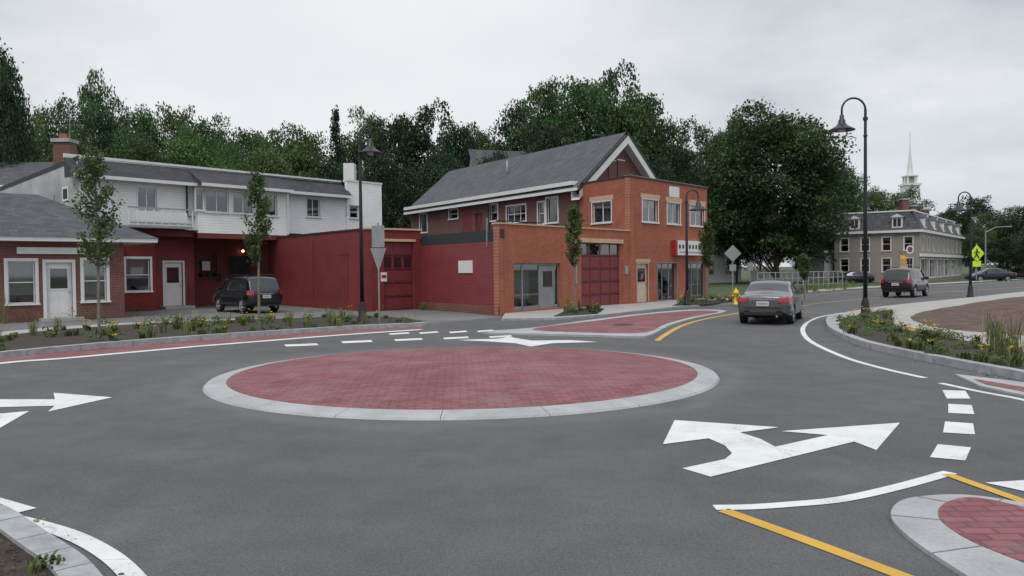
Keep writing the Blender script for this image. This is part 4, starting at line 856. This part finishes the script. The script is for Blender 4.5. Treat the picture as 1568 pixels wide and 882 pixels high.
def car(name,S,paintm,pos,head,scale=1,rail=False):
    e=empty(name,(pos[0],pos[1],0)); me=bpy.data.meshes.new('body'); V=[];Fc=[];Mi=[]; ns=len(S['st'])
    for (x,zb,ws,wm,wb_,zbelt,wr_,zr_) in S['st']:
        half=[(0,zb),(ws*.85,zb),(ws,zb+.09),(wm,zb+(zbelt-zb)*.55),(wb_,zbelt-.05),(wb_-.035,zbelt),(wr_,zr_-.05),(wr_*.8,zr_),(0,zr_+.025)]
        loop=half+[(-y,z) for y,z in half[-2:0:-1]]
        V+=[(x,y,z) for y,z in loop]
    k=16
    for i in range(ns-1):
        for j in range(k):
            j2=(j+1)%k; Fc.append((i*k+j,i*k+j2,(i+1)*k+j2,(i+1)*k+j)[::-1]); jj=j if j<8 else 15-j
            m=0
            if (i,i+1) in (S['rear'],S['front']) and jj in (6,7): m=1
            if (i,i+1) in S['side'] and jj==5: m=1
            if jj in (0,1): m=2
            Mi.append(m)
    Fc.append(tuple(range(k))); Mi.append(0); Fc.append(tuple((ns-1)*k+j for j in range(k))[::-1]); Mi.append(0)
    me.from_pydata(V,[],Fc)
    for m in (paintm,CARG,BLACK): me.materials.append(m)
    me.polygons.foreach_set('material_index',Mi)
    ob=bpy.data.objects.new('body',me); scene.collection.objects.link(ob)
    cr=me.attributes.new('crease_edge','FLOAT','EDGE')
    vals=[]
    for ed in me.edges:
        a,b_=ed.vertices; ja,jb=a%k,b_%k; vals.append(.75 if ja==jb and ja in (5,11,6,10) else (.35 if ja==jb and ja in (2,14,4,12) else 0.0))
    cr.data.foreach_set('value',vals)
    sm=ob.modifiers.new('s','SUBSURF'); sm.levels=2; sm.render_levels=2
    cuts=[]
    for wx in S['wh']:
        for sy in (-1,1):
            cb=MB(); cb.mats=[paintm,CARG,BLACK]; cb.tube([(wx,sy*.60,S['r']),(wx,sy*1.2,S['r'])],S['r']+.055,28,BLACK); c=cb.build('cut'); cuts.append(c)
            bo=ob.modifiers.new('w','BOOLEAN'); bo.operation='DIFFERENCE'; bo.object=c; bo.solver='EXACT'
    dg=bpy.context.evaluated_depsgraph_get(); nm=bpy.data.meshes.new_from_object(ob.evaluated_get(dg)); ob.modifiers.clear(); ob.data=nm
    nm.polygons.foreach_set('use_smooth',[True]*len(nm.polygons))
    for c in cuts: bpy.data.objects.remove(c)
    ob.parent=e
    b=MB(); r=S['r']
    for wx in S['wh']:
        for sy in (-1,1):
            y0=sy*.66; y1=sy*.875
            b.lathe([(r*.55,y0),(r*.93,y0),(r,y0+sy*.03),(r,y1-sy*.03),(r*.93,y1),(r*.68,y1-sy*.005)],28,TYRE,(wx,0,r),'y')
            b.lathe([(r*.68,y1-sy*.005),(r*.64,y1-sy*.015),(r*.6,y1-sy*.07),(.001,y1-sy*.08)],28,BLACK,(wx,0,r),'y')
            b.lathe([(r*.69,y1),(r*.6,y1-sy*.01),(r*.58,y1-sy*.03)],28,RIM,(wx,0,r),'y')
            for q in range(7):
                a=q*2*math.pi/7; b.tube([(wx,y1-sy*.02,r),(wx+math.cos(a)*r*.62,y1-sy*.02,r+math.sin(a)*r*.62)],[.04,.024],5,RIM)
            b.lathe([(.06,y1-sy*.02),(.05,y1),(.001,y1+sy*.005)],12,RIM,(wx,0,r),'y')
    w=b.build('wheels',None,smooth=True); w.parent=e
    b=MB(); z0,z1_=S['tl']
    for sy in (-1,1):
        pts=[(-.012,.64),(.015,.80),(.18,.905)] if rail else [(-.03,.50),(-.012,.70),(.05,.83),(.30,.915)]
        for i in range(len(pts)-1):
            (xa,ya),(xb,yb_)=pts[i],pts[i+1]
            b.poly([(xa-.012,sy*ya,z0),(xb-.012,sy*yb_,z0),(xb,sy*yb_*.985,z1_),(xa+.005,sy*ya*.985,z1_)],TAIL)
            b.poly([(xa+.005,sy*ya*.985,z1_),(xb,sy*yb_*.985,z1_),(xb+.1,sy*yb_*.88,z1_),(xa+.1,sy*ya*.88,z1_)],TAIL); b.poly([(xa-.012,sy*ya,z0),(xb-.012,sy*yb_,z0),(xb+.1,sy*yb_*.88,z0),(xa+.1,sy*ya*.88,z0)],TAIL)
        mx=S['st'][S['front'][0]][0]+.35; zb=S['st'][S['front'][1]][5]; b.box(mx,mx+.12,sy*.9-.1,sy*.9+.1,zb+.02,zb+.17,paintm)
        for hx in (1.5,2.5): b.box(hx,hx+.2,sy*.885-.02,sy*.885+.02,zb-.13,zb-.10,paintm)
        b.tube([(S['st'][S['front'][1]][0],sy*.77,S['st'][S['front'][1]][7]-.03),(S['st'][S['front'][0]][0],sy*.625 if not rail else sy*.675,S['st'][S['front'][0]][7]-.04)],.03,6,paintm)
        b.box(S['L']-.22,S['L']-.03,sy*.6-.14,sy*.6+.14,.62,.74,RIM)
        if rail: b.tube([(.6,sy*.6,1.76),(.7,sy*.6,1.81),(2.5,sy*.6,1.81),(2.6,sy*.6,1.75)],.02,6,BLACK)
    pz=.72 if not rail else .80
    b.box(-.045,.05,-.20,.20,pz-.08,pz+.08,BLIND); b.box(-.048,-.04,-.15,.15,pz-.03,pz+.03,GREYP)
    b.box(-.02,.2,-.62,.62,.34,.42,BLACK); b.box(-.03,.05,-.75 if rail else -.6,.75 if rail else .6,.58,.60,BLACK)
    b.tube([(-.03,-.45,.3),(.2,-.45,.3)],.035,8,RIM)
    b.box(-.03,.04,-.38,.38,pz+.12,pz+.15,RIM)
    if not rail: b.box(.95,.98,-.2,.2,1.18,1.2,RED)
    w=b.build('trim_and_lamps'); w.parent=e
    e.rotation_euler[2]=math.atan2(head[1],head[0]); e.scale=(scale,)*3
    return e
GREYC=carpaint('grey_metallic',(.12,.12,.125)); BLUEC=carpaint('dark_blue_paint',(.012,.017,.03)); MAROON=carpaint('dark_maroon_paint',(.03,.012,.016))
p=G(1168,498); car('sedan_car',SED,GREYC,p,(math.sin(.45),math.cos(.45)),.97)
p=G(409,480); car('parked_suv',SUVD,BLUEC,p,(-.68,.73),.97,True)
p=G(1371,456); car('minivan_car',SUVD,MAROON,p,(math.sin(.72),math.cos(.72)),.98,True)
p,_=atD(1552,84); car('blue_car',SED,BLUEC,p,(-1,.12),1.0)
p,_=atD(1338,82); car('parked_car',SED,BLUEC,p,(-1,.25),.9)
p,_=atD(1590,100); car('parked_car',SED,GREYC,p,(-.9,.4),.9)
# ------------------------------------------------------------------ sky and light
w=bpy.data.worlds.new('World'); scene.world=w; w.use_nodes=True; nt=w.node_tree; N=nt.nodes; L=nt.links; bg=N['Background']
sun_el=math.radians(55); sx,sy=-.35,-.94
sky=N.new('ShaderNodeTexSky'); sky.sky_type='NISHITA'; sky.sun_disc=False; sky.sun_elevation=sun_el; sky.sun_rotation=math.atan2(sx,sy)
tc=N.new('ShaderNodeTexCoord'); sep=N.new('ShaderNodeSeparateXYZ'); L.new(tc.outputs['Generated'],sep.inputs[0])
zz=math_(nt,'ADD',math_(nt,'MAXIMUM',sep.outputs[2],0.0),.22)
cb=N.new('ShaderNodeCombineXYZ'); L.new(math_(nt,'DIVIDE',sep.outputs[0],zz),cb.inputs[0]); L.new(math_(nt,'DIVIDE',sep.outputs[1],zz),cb.inputs[1])
n1=noise(nt,cb.outputs[0],1.1,6,.54)
cl=ramp(nt,n1,.36,.64,(.55,.59,.64,1),(.86,.88,.91,1))
col=mixrgb(nt,ramp(nt,sep.outputs[2],.0,.20,(0,0,0,1),(1,1,1,1)),(.70,.74,.79),cl)
# thinner, brighter cloud towards one part of the sky
bd=ray(600,0).normalized(); dpn=N.new('ShaderNodeVectorMath'); dpn.operation='DOT_PRODUCT'; L.new(tc.outputs['Generated'],dpn.inputs[0]); dpn.inputs[1].default_value=bd
br=ramp(nt,dpn.outputs['Value'],.90,1.0); col=mixrgb(nt,math_(nt,'MULTIPLY',br,.85),col,(.93,.94,.96))
skys=mixrgb(nt,1.0,sky.outputs[0],(.08,.08,.08),'MULTIPLY'); col=mixrgb(nt,.06,col,skys)
L.new(col,bg.inputs[0])
# overcast zenith is brighter than the horizon
L.new(math_(nt,'ADD',math_(nt,'MULTIPLY',ramp(nt,sep.outputs[2],.40,.85),.65),1.0),bg.inputs[1])
sl_=bpy.data.lights.new('sun','SUN'); sl_.energy=1.25; sl_.angle=math.radians(25); sl_.color=(1,.97,.93); so=bpy.data.objects.new('sun',sl_); scene.collection.objects.link(so)
dv=Vector((sx*math.cos(sun_el),sy*math.cos(sun_el),math.sin(sun_el))); so.rotation_euler=dv.to_track_quat('Z','Y').to_euler()
